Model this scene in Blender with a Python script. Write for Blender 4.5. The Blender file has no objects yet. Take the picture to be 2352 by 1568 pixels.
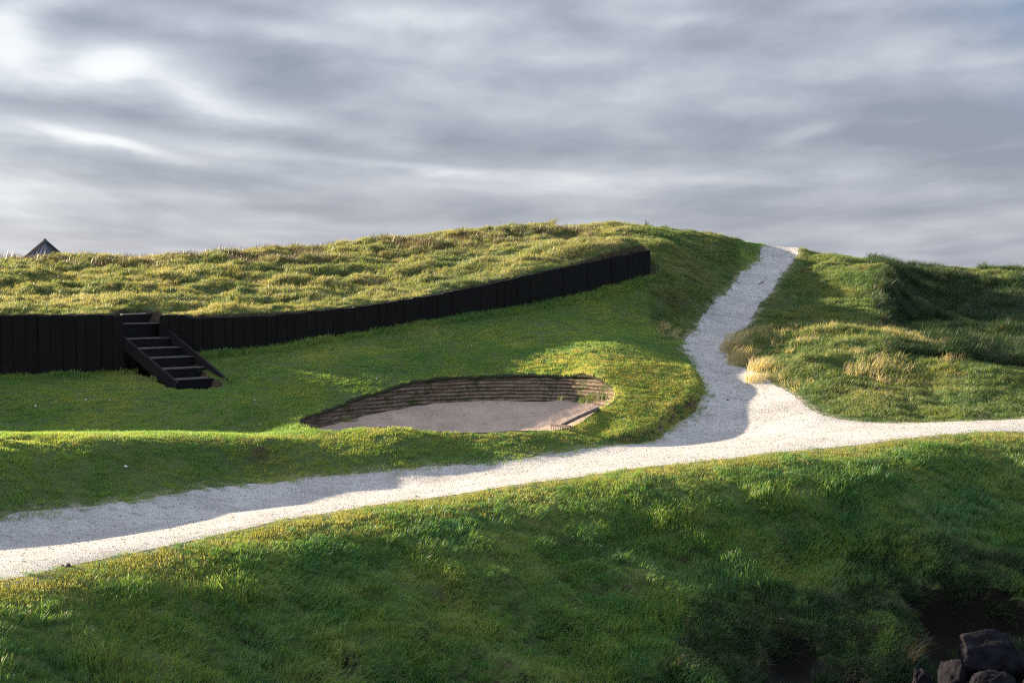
import bpy, bmesh, math, random
import numpy as np
from mathutils import Vector, Matrix, noise as mnoise

DRAFT = False          # True leaves the grass out (layout tests)
R = math.radians
rnd = random.Random(7)
rng = np.random.default_rng(11)
scene = bpy.context.scene
C = scene.collection

# ------------------------------------------------------------------ camera, sky, sun, exposure
CAM_H = 4.0
PW, PH = 2352.0, 1568.0                 # picture coordinates used for measuring
F = PW * 50.0 / 36.0
PITCH = math.atan((PH / 2 - 640.0) / F)
cam_d = bpy.data.cameras.new("camera"); cam = bpy.data.objects.new("camera", cam_d); C.objects.link(cam)
cam_d.lens = 50; cam_d.sensor_width = 36; cam_d.clip_start = 0.1; cam_d.clip_end = 6000
cam.location = (0, 0, CAM_H); cam.rotation_euler = (R(90) - PITCH, 0, 0)
scene.camera = cam

SUN_AZ, SUN_EL = 68.0, 15.3              # degrees left of the view direction, above the horizon
w = bpy.data.worlds.new("World"); scene.world = w; w.use_nodes = True
sun_d = bpy.data.lights.new("sun", 'SUN'); sun = bpy.data.objects.new("sun", sun_d); C.objects.link(sun)
sun_d.energy = 5.0; sun_d.angle = R(1.0); sun_d.color = (1.0, 0.80, 0.55)
sdir = Vector((-math.cos(R(SUN_EL)) * math.sin(R(SUN_AZ)), math.cos(R(SUN_EL)) * math.cos(R(SUN_AZ)), math.sin(R(SUN_EL))))
sun.rotation_euler = sdir.to_track_quat('Z', 'Y').to_euler()
scene.view_settings.view_transform = 'Standard'; scene.view_settings.look = 'None'
scene.view_settings.gamma = 1; scene.view_settings.use_curve_mapping = False
scene.view_settings.exposure = 2.05
scene.cycles.use_denoising = False; scene.cycles.filter_width = 1.2


class NT:
    """small helper to write node trees"""
    def __init__(s, tree): s.t = tree; s.n = tree.nodes; s.l = tree.links
    def new(s, kind, **kw):
        n = s.n.new(kind)
        for k, v in kw.items(): setattr(n, k, v)
        return n
    def link(s, a, b): s.l.new(a, b)
    def put(s, sock, v):
        if isinstance(v, bpy.types.NodeSocket): s.l.new(v, sock)
        elif v is not None: sock.default_value = v
    def math(s, op, a, b=None, c=None, clamp=False):
        n = s.new('ShaderNodeMath', operation=op); n.use_clamp = clamp
        s.put(n.inputs[0], a); s.put(n.inputs[1], b)
        if c is not None: s.put(n.inputs[2], c)
        return n.outputs[0]
    def ramp(s, fac, stops, interp='LINEAR'):
        n = s.new('ShaderNodeValToRGB'); cr = n.color_ramp; cr.interpolation = interp
        while len(cr.elements) < len(stops): cr.elements.new(0.5)
        for e, (p, c) in zip(cr.elements, stops):
            e.position = p; e.color = tuple(c) + (1,) if len(c) == 3 else c
        s.put(n.inputs[0], fac); return n.outputs[0]
    def noise(s, vec, scale, detail=3, rough=0.55, dist=0.0, lac=2.0):
        n = s.new('ShaderNodeTexNoise'); s.put(n.inputs['Vector'], vec)
        n.inputs['Scale'].default_value = scale; n.inputs['Detail'].default_value = detail
        n.inputs['Roughness'].default_value = rough; n.inputs['Distortion'].default_value = dist
        return n.outputs['Fac']
    def mix(s, fac, a, b, mode='MIX'):
        n = s.new('ShaderNodeMix', data_type='RGBA', blend_type=mode)
        s.put(n.inputs[0], fac); s.put(n.inputs[6], a if isinstance(a, bpy.types.NodeSocket) else tuple(a) + (1,) if len(a) == 3 else a)
        s.put(n.inputs[7], b if isinstance(b, bpy.types.NodeSocket) else tuple(b) + (1,) if len(b) == 3 else b)
        return n.outputs[2]
    def mapr(s, v, a, b, c=0.0, d=1.0, smooth=True):
        n = s.new('ShaderNodeMapRange'); n.interpolation_type = 'SMOOTHSTEP' if smooth else 'LINEAR'
        s.put(n.inputs[0], v)
        for i, x in zip((1, 2, 3, 4), (a, b, c, d)): n.inputs[i].default_value = x
        return n.outputs[0]
    def comb(s, x, y, z=0.0):
        n = s.new('ShaderNodeCombineXYZ')
        s.put(n.inputs[0], x); s.put(n.inputs[1], y); s.put(n.inputs[2], z); return n.outputs[0]


def build_sky():
    t = NT(w.node_tree); t.n.clear()
    out = t.new('ShaderNodeOutputWorld'); bg = t.new('ShaderNodeBackground')
    bg.inputs['Strength'].default_value = 0.10
    sky = t.new('ShaderNodeTexSky', sky_type='NISHITA'); sky.sun_disc = False
    sky.sun_elevation = R(SUN_EL); sky.sun_rotation = R(-SUN_AZ)
    sky.air_density = 1.0; sky.dust_density = 1.0; sky.ozone_density = 2.0
    g = t.new('ShaderNodeNewGeometry')            # Incoming = direction looked along, in world axes
    tc = t.new('ShaderNodeTexCoord')
    sp = t.new('ShaderNodeSeparateXYZ'); t.link(tc.outputs['Generated'], sp.inputs[0])
    x, y, z = sp.outputs
    az = t.math('ARCTAN2', x, y)                 # 0 = straight ahead, + to the right
    el = t.math('ARCSINE', z)
    # layers of stretched cloud: az compressed, el stretched, bending upwards to both sides
    v0 = t.math('SUBTRACT', el, t.math('MULTIPLY', 0.14, t.math('MULTIPLY', az, az)))
    v = t.math('MULTIPLY', t.math('LOGARITHM', t.math('ADD', t.math('MAXIMUM', v0, -0.02), 0.10), 2.718), 0.22)
    big = t.noise(t.comb(t.math('MULTIPLY', az, 2.6), t.math('MULTIPLY', v, 12), 1.3), 1.0, 2, 0.5, 0.3)
    med = t.noise(t.comb(t.math('MULTIPLY', az, 9.5), t.math('MULTIPLY', v, 29), 4.1), 1.0, 4, 0.52, 0.12)
    fine = t.noise(t.comb(t.math('MULTIPLY', az, 22.0), t.math('MULTIPLY', v, 90), 9.7), 1.0, 3, 0.5, 0.15)
    f = t.math('ADD', t.math('MULTIPLY', big, 0.42), t.math('ADD', t.math('MULTIPLY', med, 0.48), t.math('MULTIPLY', fine, 0.10)))
    # brighter towards the sun (left), darker to the right; brighter breaks in the cloud at real bearings
    f = t.math('ADD', t.math('MULTIPLY', t.math('SUBTRACT', f, 0.5), 1.12), 0.487)
    side = t.mapr(az, -0.40, 0.42, 0.045, -0.085, False)
    f = t.math('ADD', f, side)
    low = t.mapr(el, 0.0, 0.075, 0.055, 0.0)
    f = t.math('ADD', f, low)
    wig = t.math('MULTIPLY', t.math('SUBTRACT', med, 0.5), 0.10)
    def spot(px, py, rx, ry, tilt, amt):
        nonlocal f
        a0 = math.atan((px - PW / 2) / F); e0 = math.atan((640 - py) / F)
        du = t.math('SUBTRACT', az, a0)
        dv = t.math('ADD', t.math('SUBTRACT', el, e0), t.math('MULTIPLY', wig, 0.15))
        dv = t.math('ADD', dv, t.math('MULTIPLY', du, tilt))
        q = t.math('ADD', t.math('POWER', t.math('ABSOLUTE', t.math('DIVIDE', du, rx / F)), 2.0), t.math('POWER', t.math('ABSOLUTE', t.math('DIVIDE', dv, ry / F)), 2.0))
        e = t.math('EXPONENT', t.math('MULTIPLY', q, -1.0))
        f = t.math('ADD', f, t.math('MULTIPLY', e, amt * 1.05))
    for s_ in CLOUD_SPOTS: spot(*s_)
    cloud = t.ramp(f, [(0.30, (0.262, 0.285, 0.352)), (0.41, (0.345, 0.366, 0.436)), (0.50, (0.438, 0.458, 0.525)), (0.60, (0.56, 0.58, 0.635)),
                       (0.74, (0.78, 0.81, 0.83)), (0.9, (0.90, 0.91, 0.90))])
    sc = t.new('ShaderNodeVectorMath', operation='SCALE'); t.link(cloud, sc.inputs[0]); t.put(sc.inputs['Scale'], t.mapr(el, 0.22, 0.9, 2.62, 8.5))  # unseen clouds overhead brightened to add fill light
    # small gaps of blue sky
    gap = t.math('MULTIPLY', t.mapr(t.math('ADD', az, t.math('MULTIPLY', el, 1.1)), 0.42, 0.60), t.mapr(f, 0.54, 0.40))
    sc2 = t.new('ShaderNodeVectorMath', operation='SCALE'); sc2.inputs[0].default_value = (0.17, 0.29, 0.47); sc2.inputs['Scale'].default_value = 2.5
    col = t.mix(t.math('MULTIPLY', gap, 0.7), sc.outputs[0], sc2.outputs[0])
    col2 = t.mix(0.96, sky.outputs[0], col)
    t.link(col2, bg.inputs['Color']); t.link(bg.outputs[0], out.inputs['Surface'])


# (px, py, half width, half height, tilt, amount) of the light and dark breaks, as bearings measured in the photograph
CLOUD_SPOTS = [
    (275, 165, 95, 42, -0.15, 0.26), (430, 220, 90, 38, 0.25, 0.17), (520, 255, 130, 22, 0.12, 0.12),
    (235, 340, 150, 16, 0.20, 0.30), (60, 60, 170, 40, -0.30, 0.20), (30, 130, 70, 50, 0.0, 0.16),
    (960, 45, 230, 30, 0.0, 0.12), (700, 85, 170, 24, 0.1, 0.12), (480, 30, 220, 28, 0.15, -0.10), (640, 190, 110, 45, 0.0, -0.14),
    (250, 280, 420, 26, 0.12, -0.17), (60, 330, 120, 40, 0.0, -0.08), (300, 90, 260, 26, 0.12, -0.12),
    (1000, 390, 190, 10, 0.08, 0.14), (1250, 400, 150, 9, 0.04, 0.10), (700, 330, 160, 30, 0.3, -0.08),
    (1820, 320, 110, 18, -0.25, 0.14), (2080, 300, 90, 14, -0.1, 0.07), (1700, 420, 160, 10, 0.1, 0.05),
    (1560, 60, 90, 16, 0.0, 0.10), (2000, 60, 300, 26, 0.06, -0.05), (1650, 210, 300, 26, 0.0, -0.05), (2250, 330, 160, 120, 0.0, -0.06),
    (1300, 140, 200, 22, 0.05, 0.06), (1650, 290, 180, 30, 0.1, -0.05),
]
build_sky()

# ------------------------------------------------------------------ measuring helpers
SP, CP = math.sin(PITCH), math.cos(PITCH)
def ray(px, py):
    u = (px - PW / 2) / F; v = (PH / 2 - py) / F
    return np.array([u, CP + v * SP, -SP + v * CP])
def at(px, py, Y):
    d = ray(px, py); t = Y / d[1]
    return np.array([d[0] * t, Y, CAM_H + d[2] * t])
def atz(px, py, z):
    d = ray(px, py); t = (z - CAM_H) / d[2]
    return np.array([d[0] * t, d[1] * t, z])

def smooth(a, b, x):
    t = np.clip((x - a) / (b - a), 0, 1); return t * t * (3 - 2 * t)

_perm = np.random.default_rng(3).random((64, 256, 256)).astype(np.float32)
def vnoise(x, y, seed=0):
    """smooth value noise, 0..1"""
    g = _perm[seed % 64]
    xi = np.floor(x).astype(int); yi = np.floor(y).astype(int)
    fx = x - xi; fy = y - yi
    fx = fx * fx * fx * (fx * (fx * 6 - 15) + 10); fy = fy * fy * fy * (fy * (fy * 6 - 15) + 10)
    a = g[xi & 255, yi & 255]; b = g[(xi + 1) & 255, yi & 255]; c = g[xi & 255, (yi + 1) & 255]; d = g[(xi + 1) & 255, (yi + 1) & 255]
    return (a * (1 - fx) + b * fx) * (1 - fy) + (c * (1 - fx) + d * fx) * fy
def fbm(x, y, seed=0, octv=4, rough=0.5):
    s = 0; a = 1; t = 0
    for k in range(octv):
        s = s + a * vnoise(x * 2 ** k + 17.3 * k, y * 2 ** k - 9.1 * k, seed + k); t += a; a *= rough
    return s / t - 0.5

def inside(poly, x, y):
    r = np.zeros(x.shape, bool); n = len(poly)
    for i in range(n):
        x1, y1 = poly[i]; x2, y2 = poly[(i + 1) % n]
        if y1 == y2: continue
        r ^= ((y1 > y) != (y2 > y)) & (x < (x2 - x1) * (y - y1) / (y2 - y1) + x1)
    return r
def nearest(pts, x, y, closed=True):
    """distance to a polyline and the nearest point on it"""
    best = np.full(x.shape, 1e9); bx = np.zeros(x.shape); by = np.zeros(x.shape)
    n = len(pts)
    for i in range(n if closed else n - 1):
        x1, y1 = pts[i]; x2, y2 = pts[(i + 1) % n]
        dx, dy = x2 - x1, y2 - y1; L = dx * dx + dy * dy + 1e-12
        t = np.clip(((x - x1) * dx + (y - y1) * dy) / L, 0, 1)
        qx = x1 + t * dx; qy = y1 + t * dy; d = (x - qx) ** 2 + (y - qy) ** 2
        m = d < best; best = np.where(m, d, best); bx = np.where(m, qx, bx); by = np.where(m, qy, by)
    return np.sqrt(best), bx, by
def sdf(poly, x, y):
    d, bx, by = nearest(poly, x, y); return np.where(inside(poly, x, y), -d, d)
def dense(pts, step=0.25, closed=True):
    """smooth closed/open curve through pts (Catmull-Rom)"""
    P = [np.array(p[:2], float) for p in pts]; n = len(P); out = []
    for i in range(n if closed else n - 1):
        p0 = P[(i - 1) % n] if closed or i > 0 else P[0]; p1 = P[i]; p2 = P[(i + 1) % n]
        p3 = P[(i + 2) % n] if closed or i + 2 < n else P[-1]
        k = max(1, int(np.linalg.norm(p2 - p1) / step))
        for j in range(k):
            t = j / k
            out.append(0.5 * ((2 * p1) + (-p0 + p2) * t + (2 * p0 - 5 * p1 + 4 * p2 - p3) * t * t + (-p0 + 3 * p1 - 3 * p2 + p3) * t ** 3))
    if not closed: out.append(P[-1])
    return np.array(out)

# ------------------------------------------------------------------ terrain control points (picture x, y, distance ahead)
# shared by the hill (A) and by the low ground (B)
SHARED = [
    # spur between the wall end and the path, path edges, right hand slope
    (1560, 600, 49.5), (1620, 590, 51.5), (1700, 600, 52.6), (1560, 680, 45.2), (1640, 670, 48.2), (1600, 640, 48.5),
    (1300, 515, 55), (1400, 517, 55), (1450, 520, 55), (1440, 548, 51.5), (1520, 560, 50.5),
    (1600, 535, 55), (1680, 550, 55), (1725, 565, 54.6),
    (1745, 590, 54), (1720, 612, 52.3), (1680, 660, 49.2), (1620, 720, 45.6), (1575, 780, 41.8),
]
A_ONLY = [
    (0, 590, 46), (200, 587, 46.3), (450, 577, 47.5), (700, 562, 49), (900, 545, 50.5), (1100, 525, 52.5), (1265, 515, 54),
    (-300, 590, 45.5), (-800, 592, 45),
    (0, 722, 34.4), (140, 721, 35.0), (280, 721, 35.6), (365, 723, 36.5), (440, 723, 36.6), (600, 721, 37.2), (830, 702, 38.6), (1000, 675, 40.1), (1200, 633, 42.2),
    (1350, 600, 44.2), (1490, 574, 46.2), (-300, 722, 33.6), (-800, 724, 32.8),
    (150, 655, 40), (500, 650, 41), (800, 635, 43), (1050, 600, 45.5), (1300, 560, 49.5),
    (1500, 600, 47.2), (1530, 620, 46.6),
]
B_ONLY = [
    # foot of the wall
    (0, 865, 34.2), (280, 857, 35.3), (450, 818, 36.3), (600, 800, 37.0), (830, 765, 38.4), (1000, 735, 39.9), (1200, 705, 42.0), (1350, 672, 44.0),
    (1490, 633, 46.0), (-300, 868, 33.4), (-800, 875, 32.6), (1530, 640, 46.2),
    # lawn
    (60, 900, 32.6), (300, 905, 33.0), (600, 870, 34.2), (700, 830, 35.8), (900, 800, 37.2), (900, 850, 35.2), (1200, 745, 40.3), (1200, 790, 38.2), (1200, 838, 36.3),
    (0, 950, 31.4), (300, 950, 31.6), (600, 950, 31.7), (0, 988, 30.2), (300, 988, 30.4), (600, 990, 30.9),
    (1400, 720, 42.6), (1400, 790, 38.3), (1400, 845, 35.7), (1500, 800, 38.8), (1500, 860, 35.9), (1500, 700, 44.4), (1460, 930, 33.0), (1550, 720, 44.6),
    # ridge top beside the path
    (-300, 1003, 25.2), (-150, 1002, 25.9), (0, 1002, 26.6), (150, 1001, 27.4), (300, 1001, 28.0), (450, 1004, 28.6), (600, 1004, 29.1), (750, 1003, 29.5), (1000, 999, 29.9), (1200, 1002, 30.2), (1300, 1006, 30.5), (1400, 1000, 31.2),
    (-150, 1016, 25.2), (0, 1016, 25.9), (300, 1015, 27.3), (600, 1017, 28.5), (900, 1010, 29.2),
    (0, 1100, 24.6), (300, 1085, 26.6), (600, 1065, 28.25),
    # bunker rim
    (690, 965, 31.2), (750, 940, 32.4), (880, 895, 34.0), (1000, 868, 35.1), (1150, 860, 35.7), (1300, 862, 35.5), (1390, 870, 34.8), (1415, 885, 34.1),
    (1410, 915, 33.1), (1380, 940, 32.4), (1290, 985, 31.0), (1340, 962, 31.8),
    # main path: far edge, near edge
    (0, 1190, 23.8), (150, 1170, 24.75), (300, 1150, 25.6), (400, 1134, 26.35), (500, 1120, 27.0), (600, 1109, 27.5), (700, 1098, 27.9), (800, 1090, 28.15), (900, 1081, 28.4), (1040, 1070, 28.75), (1176, 1057, 29.1), (1290, 1041, 29.75), (1400, 1024, 30.4), (1510, 1013, 31.2),
    (0, 1335, 18.8), (200, 1290, 20.1), (400, 1250, 21.3), (650, 1195, 23.2), (900, 1155, 24.5), (1176, 1115, 25.5), (1400, 1085, 26.1), (1700, 1050, 27.1), (2000, 1018, 28.2), (2352, 993, 29.6),
    (2700, 975, 31.0), (-300, 1400, 17.8), (-300, 1255, 21.6),
    # junction and branch
    (1690, 950, 34.0), (1620, 935, 34.5), (1700, 900, 36.2), (1650, 870, 37.4), (1680, 830, 39.6), (1600, 850, 38.0),
    (1660, 720, 46.0), (1785, 588, 54), (1745, 700, 46.6), (1790, 640, 50.2), (1830, 590, 54), (1690, 765, 42.6),
    (1620, 945, 34.4), (1570, 985, 32.8), (1560, 1000, 32.0),
    # right hand side
    (1840, 580, 54), (1920, 584, 52.5), (1990, 590, 51), (2030, 592, 50.2), (1900, 650, 49.4), (1880, 720, 45.1), (2000, 720, 44.6), (1780, 760, 42.6), (2120, 790, 39.8),
    (1700, 800, 40.2), (1780, 790, 39.9), (1900, 788, 39.3), (2030, 810, 38.5), (1760, 850, 37.3), (1900, 850, 36.9), (2030, 860, 36.9), (1850, 905, 35.0), (2150, 870, 36.5), (2352, 890, 35.8),
    (1880, 955, 33.0), (2000, 965, 32.7), (2150, 962, 32.7), (2352, 945, 33.2), (2352, 962, 32.5), (2100, 972, 32.1),
    (2100, 640, 51.5), (2200, 621, 55), (2260, 612, 56), (2352, 610, 57), (2250, 700, 49), (2352, 720, 48.5), (2352, 820, 41.5), (2230, 800, 41), (2600, 620, 56), (2600, 850, 40), (2700, 940, 34),
    # near bank
    (0, 1450, 17.3), (0, 1568, 16.33), (300, 1380, 19.1), (300, 1568, 17.44), (600, 1300, 21.1), (600, 1430, 19.75), (600, 1568, 18.5),
    (900, 1200, 23.44), (900, 1320, 22.0), (900, 1568, 19.5), (1200, 1150, 24.7), (1200, 1250, 23.4), (1200, 1350, 22.25), (1200, 1568, 20.0),
    (1500, 1110, 25.4), (1500, 1300, 23.4), (1500, 1568, 20.6), (1800, 1075, 26.4), (1800, 1250, 24.4), (1800, 1400, 22.7), (1750, 1470, 21.9),
    (2100, 1045, 27.5), (2100, 1200, 25.5), (2100, 1320, 24.0), (2352, 1025, 28.5), (2352, 1180, 26.4), (2352, 1320, 24.6), (2700, 1060, 29), (2700, 1300, 26),
    (1950, 1380, 23.3), (2050, 1420, 23.0),
    (1480, 1035, 29.9),
    (330, 864, 34.6), (400, 893, 33.9), (452, 901, 33.6), (516, 896, 34.3), (495, 862, 35.1),
]
def world_pts(lst): return np.array([at(*p) for p in lst])
# anchors outside the picture: x, y, z
ANCH_B = np.array([(-26, 10, -1.5), (-14, 12, -1.3), (-4, 12, -2.6), (6, 12, -3.6), (16, 14, -3.2), (26, 24, -1.2), (30, 40, 1.0), (30, 56, 3.5), (-28, 22, 0.4), (-28, 32, 1.4),
                   (8, 60, 4.0), (14, 62, 4.2), (24, 64, 4.2), (4, 64, 3.6), (10, 72, 2.0), (24, 76, 2.0), (0, 75, 2.0)])
ANCH_A = np.array([(-28, 33, 3.1), (-28, 42, 4.7), (-28, 52, 4.2), (-12, 54, 4.1), (-6, 58, 4.6), (0, 61, 5.0), (5, 62, 4.8), (-20, 66, 2.2), (0, 74, 2.2), (10, 72, 2.2)])
ALLA = np.vstack([world_pts(SHARED), world_pts(A_ONLY), ANCH_A]); ALLB = np.vstack([world_pts(SHARED), world_pts(B_ONLY), ANCH_B])

class TPS:
    def __init__(s, P, lam=0.02):
        s.c = P[:, :2]; n = len(P)
        d = np.hypot(s.c[:, None, 0] - s.c[None, :, 0], s.c[:, None, 1] - s.c[None, :, 1])
        K = np.where(d > 0, d * d * np.log(d + 1e-9), 0) + lam * np.eye(n)
        Q = np.hstack([np.ones((n, 1)), s.c]); A = np.block([[K, Q], [Q.T, np.zeros((3, 3))]])
        s.w = np.linalg.solve(A, np.concatenate([P[:, 2], np.zeros(3)]))
    def __call__(s, x, y):
        n = len(s.c); o = s.w[n] + s.w[n + 1] * x + s.w[n + 2] * y
        for i in range(n):
            d2 = (x - s.c[i, 0]) ** 2 + (y - s.c[i, 1]) ** 2
            o = o + s.w[i] * 0.5 * d2 * np.log(d2 + 1e-12)
        return o
tpsA, tpsB = TPS(ALLA), TPS(ALLB)

# front line of the wooden wall on the ground, left to right; behind it lies the hill
def xy(px, py, Y): return tuple(at(px, py, Y)[:2])
WL = [(-30, 32.2), xy(-800, 800, 32.7), xy(-300, 800, 33.5), xy(0, 800, 34.3), xy(140, 800, 34.9), xy(284, 800, 35.4)]
STAIR_BACK = [xy(276, 745, 36.1), xy(352, 740, 37.0)]
WR = [xy(366, 800, 36.4), xy(440, 800, 36.5), xy(600, 760, 37.1), xy(830, 730, 38.5), xy(1000, 700, 40.0), xy(1200, 670, 42.1), xy(1350, 640, 44.1), xy(1492, 600, 46.1)]
WEND = WR[-1]
HILL_POLY = np.array(WL + STAIR_BACK + WR + [(WEND[0] + 0.3, WEND[1] + 6), (WEND[0] + 1.5, 62), (WEND[0] + 3, 90), (-60, 90), (-60, 32)])

# path outline
P_NEAR = [(-420, 1428, 17.2), (-300, 1400, 17.8), (0, 1335, 18.8), (200, 1290, 20.1), (400, 1250, 21.3), (650, 1195, 23.2), (900, 1155, 24.5), (1176, 1115, 25.5), (1400, 1085, 26.1), (1700, 1050, 27.1), (2000, 1018, 28.2), (2352, 993, 29.6), (2700, 975, 31.0), (2900, 968, 31.8)]
P_RIGHT = [(2900, 945, 35), (2700, 950, 34), (2352, 962, 32.5), (2100, 972, 32.1), (1960, 972, 32.5), (1880, 958, 33.2), (1825, 925, 34.9), (1780, 897, 36.2), (1735, 868, 37.4), (1700, 845, 38.6), (1672, 818, 40.0), (1678, 790, 41.2), (1690, 765, 42.6), (1740, 700, 46.4), (1790, 640, 50.2), (1832, 588, 54.2)]
P_TOP = [(1836, 600, 56), (1845, 610, 58), (1755, 612, 58), (1748, 600, 56)]
P_LEFT = [(1745, 588, 54), (1720, 612, 52.3), (1680, 660, 49.2), (1620, 720, 45.6), (1577, 780, 41.9), (1571, 810, 40.2), (1598, 850, 38.0), (1618, 893, 36.0), (1600, 938, 34.4), (1545, 985, 32.7), (1505, 1012, 31.2), (1400, 1024, 30.4), (1290, 1041, 29.75), (1176, 1057, 29.1), (1040, 1070, 28.75), (900, 1081, 28.4), (800, 1090, 28.15), (700, 1098, 27.9), (600, 1109, 27.5), (500, 1120, 27.0), (400, 1134, 26.35), (300, 1150, 25.6), (150, 1170, 24.75), (0, 1190, 23.8), (-300, 1255, 21.6), (-420, 1285, 20.7)]
PATH = dense([xy(*p) for p in P_NEAR + P_RIGHT + P_TOP + P_LEFT], 0.3)
def rough_edge(poly, amp, sc, seed):
    d = dense(poly, 0.09); n = np.roll(d, -1, 0) - np.roll(d, 1, 0); n /= np.linalg.norm(n, axis=1)[:, None] + 1e-9
    o = fbm(d[:, 0] * sc, d[:, 1] * sc, seed, 3, 0.7) * 2 * amp
    return d + np.stack([n[:, 1], -n[:, 0]], 1) * o[:, None]
PATH_R = rough_edge(PATH, 0.055, 4.0, 21)

# bunker rim
BK = [(690, 965, 31.2), (750, 940, 32.4), (810, 917, 33.3), (880, 895, 34.0), (1000, 869, 35.1), (1150, 860, 35.7), (1300, 862, 35.5), (1385, 868, 34.8), (1416, 887, 34.1),
      (1410, 915, 33.1), (1380, 940, 32.4), (1290, 985, 31.0)]
BK_XY = [xy(*p) for p in BK] + [xy(1180, 1000, 30.45), xy(1000, 1000, 30.1), xy(850, 1000, 29.9), xy(740, 1000, 30.0)]
BUNKER = dense(BK_XY, 0.12)

# water's edge: below this line the bank breaks off to the rocks
BANK = [xy(1670, 1640, 19.5), xy(1722, 1530, 21.0), xy(1752, 1455, 22.0), xy(1865, 1440, 22.2), xy(1920, 1485, 21.7), xy(2000, 1530, 21.1), xy(2065, 1510, 21.4), xy(2100, 1430, 22.5), xy(2085, 1350, 23.6), xy(2130, 1315, 24.0), xy(2250, 1335, 23.9), xy(2352, 1360, 23.8), xy(2600, 1380, 24.3)]
BANK_POLY = np.array(list(map(tuple, dense(BANK, 0.4, False))) + [(30, 24), (30, 5), xy(1690, 1640, 19.5)[:1] + (5,)])

_lc = np.array([at(*p) for p in [(1430, 930, 33.0), (1590, 925, 34.0), (1605, 895, 35.2), (1530, 960, 32.0), (1490, 1000, 31.0), (1500, 860, 35.9), (1550, 830, 37.4), (1400, 845, 35.7), (1400, 985, 31.0), (1450, 960, 31.9)]])
_lq = np.linalg.lstsq(np.stack([np.ones(len(_lc)), _lc[:, 0], _lc[:, 1], (_lc[:, 1] - 34) ** 2], 1), _lc[:, 2], rcond=None)[0]
BRANCH_X = lambda y: np.interp(y, [30, 33, 35, 37, 40, 42.6, 46.4, 50.2, 54, 60], [6.0, 5.6, 5.4, 5.9, 6.0, 6.7, 7.6, 8.9, 10.2, 12])
_p = at(290.4, 777.8, 35.4)[:2]; _w = np.array([0.87, 0.86]); _d = np.array([0.705, -0.71])
STAIR_FOOT = np.array([_p - _d * 1.3 - _w * 0.02, _p - _d * 1.3 + _w * 1.02, _p + _w * 1.02 + _d * 2.32, _p + _w * 0.5 + _d * 2.36, _p - _w * 0.02 + _d * 2.2])
def ground_z(x, y, detail=True):
    x = np.asarray(x, float); y = np.asarray(y, float)
    zb = tpsB(x, y); za = tpsA(x, y)
    d = sdf(HILL_POLY, x, y)                       # negative on the hill
    past = np.clip((x - WEND[0]) * 0.35 + (y - WEND[1]) * 0.9, 0, 30)
    wdt = 0.10 + np.clip(past, 0, 4) * 0.9
    s = np.where(past > 0.02, smooth(wdt, -wdt, d), smooth(-0.02, -0.14, d))
    z = zb + (za - zb) * s
    # turf bank beside the junction: lawn stands a step above the path
    if detail:
        dp = sdf(PATH, x, y)
        lawn = (x < BRANCH_X(y)) & (dp > 0)
        wq = smooth(0.02, 0.26, dp) * smooth(1.3, 2.7, x) * smooth(38.8, 36.8, y) * smooth(30.2, 30.9, y) * lawn
        z = z * (1 - wq) + (_lq[0] + _lq[1] * x + _lq[2] * y + _lq[3] * (y - 34) ** 2) * wq
        away = smooth(0.0, 0.7, dp)                # no hummocks on the path itself
        hill = s * away
        lawnm = (1 - s) * smooth(29.3, 30.5, y) * (x < 6.5 + (y - 36) * 0.33) * away
        front = (1 - s) * smooth(28.5 + 0.1 * x, 27 + 0.1 * x, y) * away
        right = (1 - s) * (x > 5.2) * smooth(31.5, 33.2, y) * away
        a = fbm(x * 0.55, y * 0.8, 1, 2)
        tuss = fbm(x * 1.05 + 0.5 * a, y * 1.25, 5, 4, 0.6)
        big = fbm(x * 0.28, y * 0.35, 30, 2)
        edge = smooth(0.0, 0.8, np.abs(d))
        fine_ = fbm(x * 2.3, y * 2.6, 14, 3, 0.6)
        z = z + hill * edge * (0.58 * tuss + 0.16 * fine_ + 0.20 * big) - hill * edge * 0.20 * smooth(0.0, 3.0, -d)
        z = z + lawnm * (0.045 * fbm(x * 0.7, y * 0.9, 12, 3) + 0.04 * tuss)
        # the near bank: combed ripples running down the slope
        u = x * 0.78 - y * 0.62; v = x * 0.62 + y * 0.78
        rip = fbm(u * 0.55, v * 1.25, 40, 4, 0.55)
        z = z + front * smooth(0.2, 3.0, dp) * (0.46 * rip + 0.12 * tuss + 0.26 * fine_)
        z = z - 0.3 * (x > BRANCH_X(y)) * smooth(44, 52, y) * away + right * (0.30 * tuss + 0.09 * fine_ + 0.18 * fbm(x * 0.6, y * 0.7, 50, 3))
        # worn scarp on the right hand slope
        ex = at(2022, 640, 47)[0] + (y - 47) * 0.22 + 1.3 * fbm(y * 0.8, y * 0 + 3, 44, 2)
        fall = smooth(-0.1, 1.0, x - ex) * smooth(41.5, 44.5, y) * smooth(53.5, 49.5, y) * smooth(6.0, 0.4, x - ex)
        z = z - 0.85 * fall
        # bank breaking off to the water
        db = sdf(BANK_POLY, x, y) + 0.35 * fbm(x * 1.3, y * 1.3, 60, 3)
        cut = smooth(0.05, -0.40, db)
        z = z * (1 - cut) + np.minimum(z, -2.15 + 0.25 * fbm(x, y, 61, 3)) * cut
    sp = STAIR_FOOT; z = z - 0.55 * smooth(0.02, -0.10, sdf(sp, x, y)) * (y > 30) * (y < 40)
    # beyond the built area the land runs out level
    far = smooth(70, 95, y) + smooth(28, 45, np.abs(x)) + smooth(9, 2, y)
    far = np.clip(far, 0, 1)
    base = np.where(y < 12, -3.2, 0.6)
    return z * (1 - far) + (base + 0.8 * fbm(x * 0.03, y * 0.03, 33, 2)) * far

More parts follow.
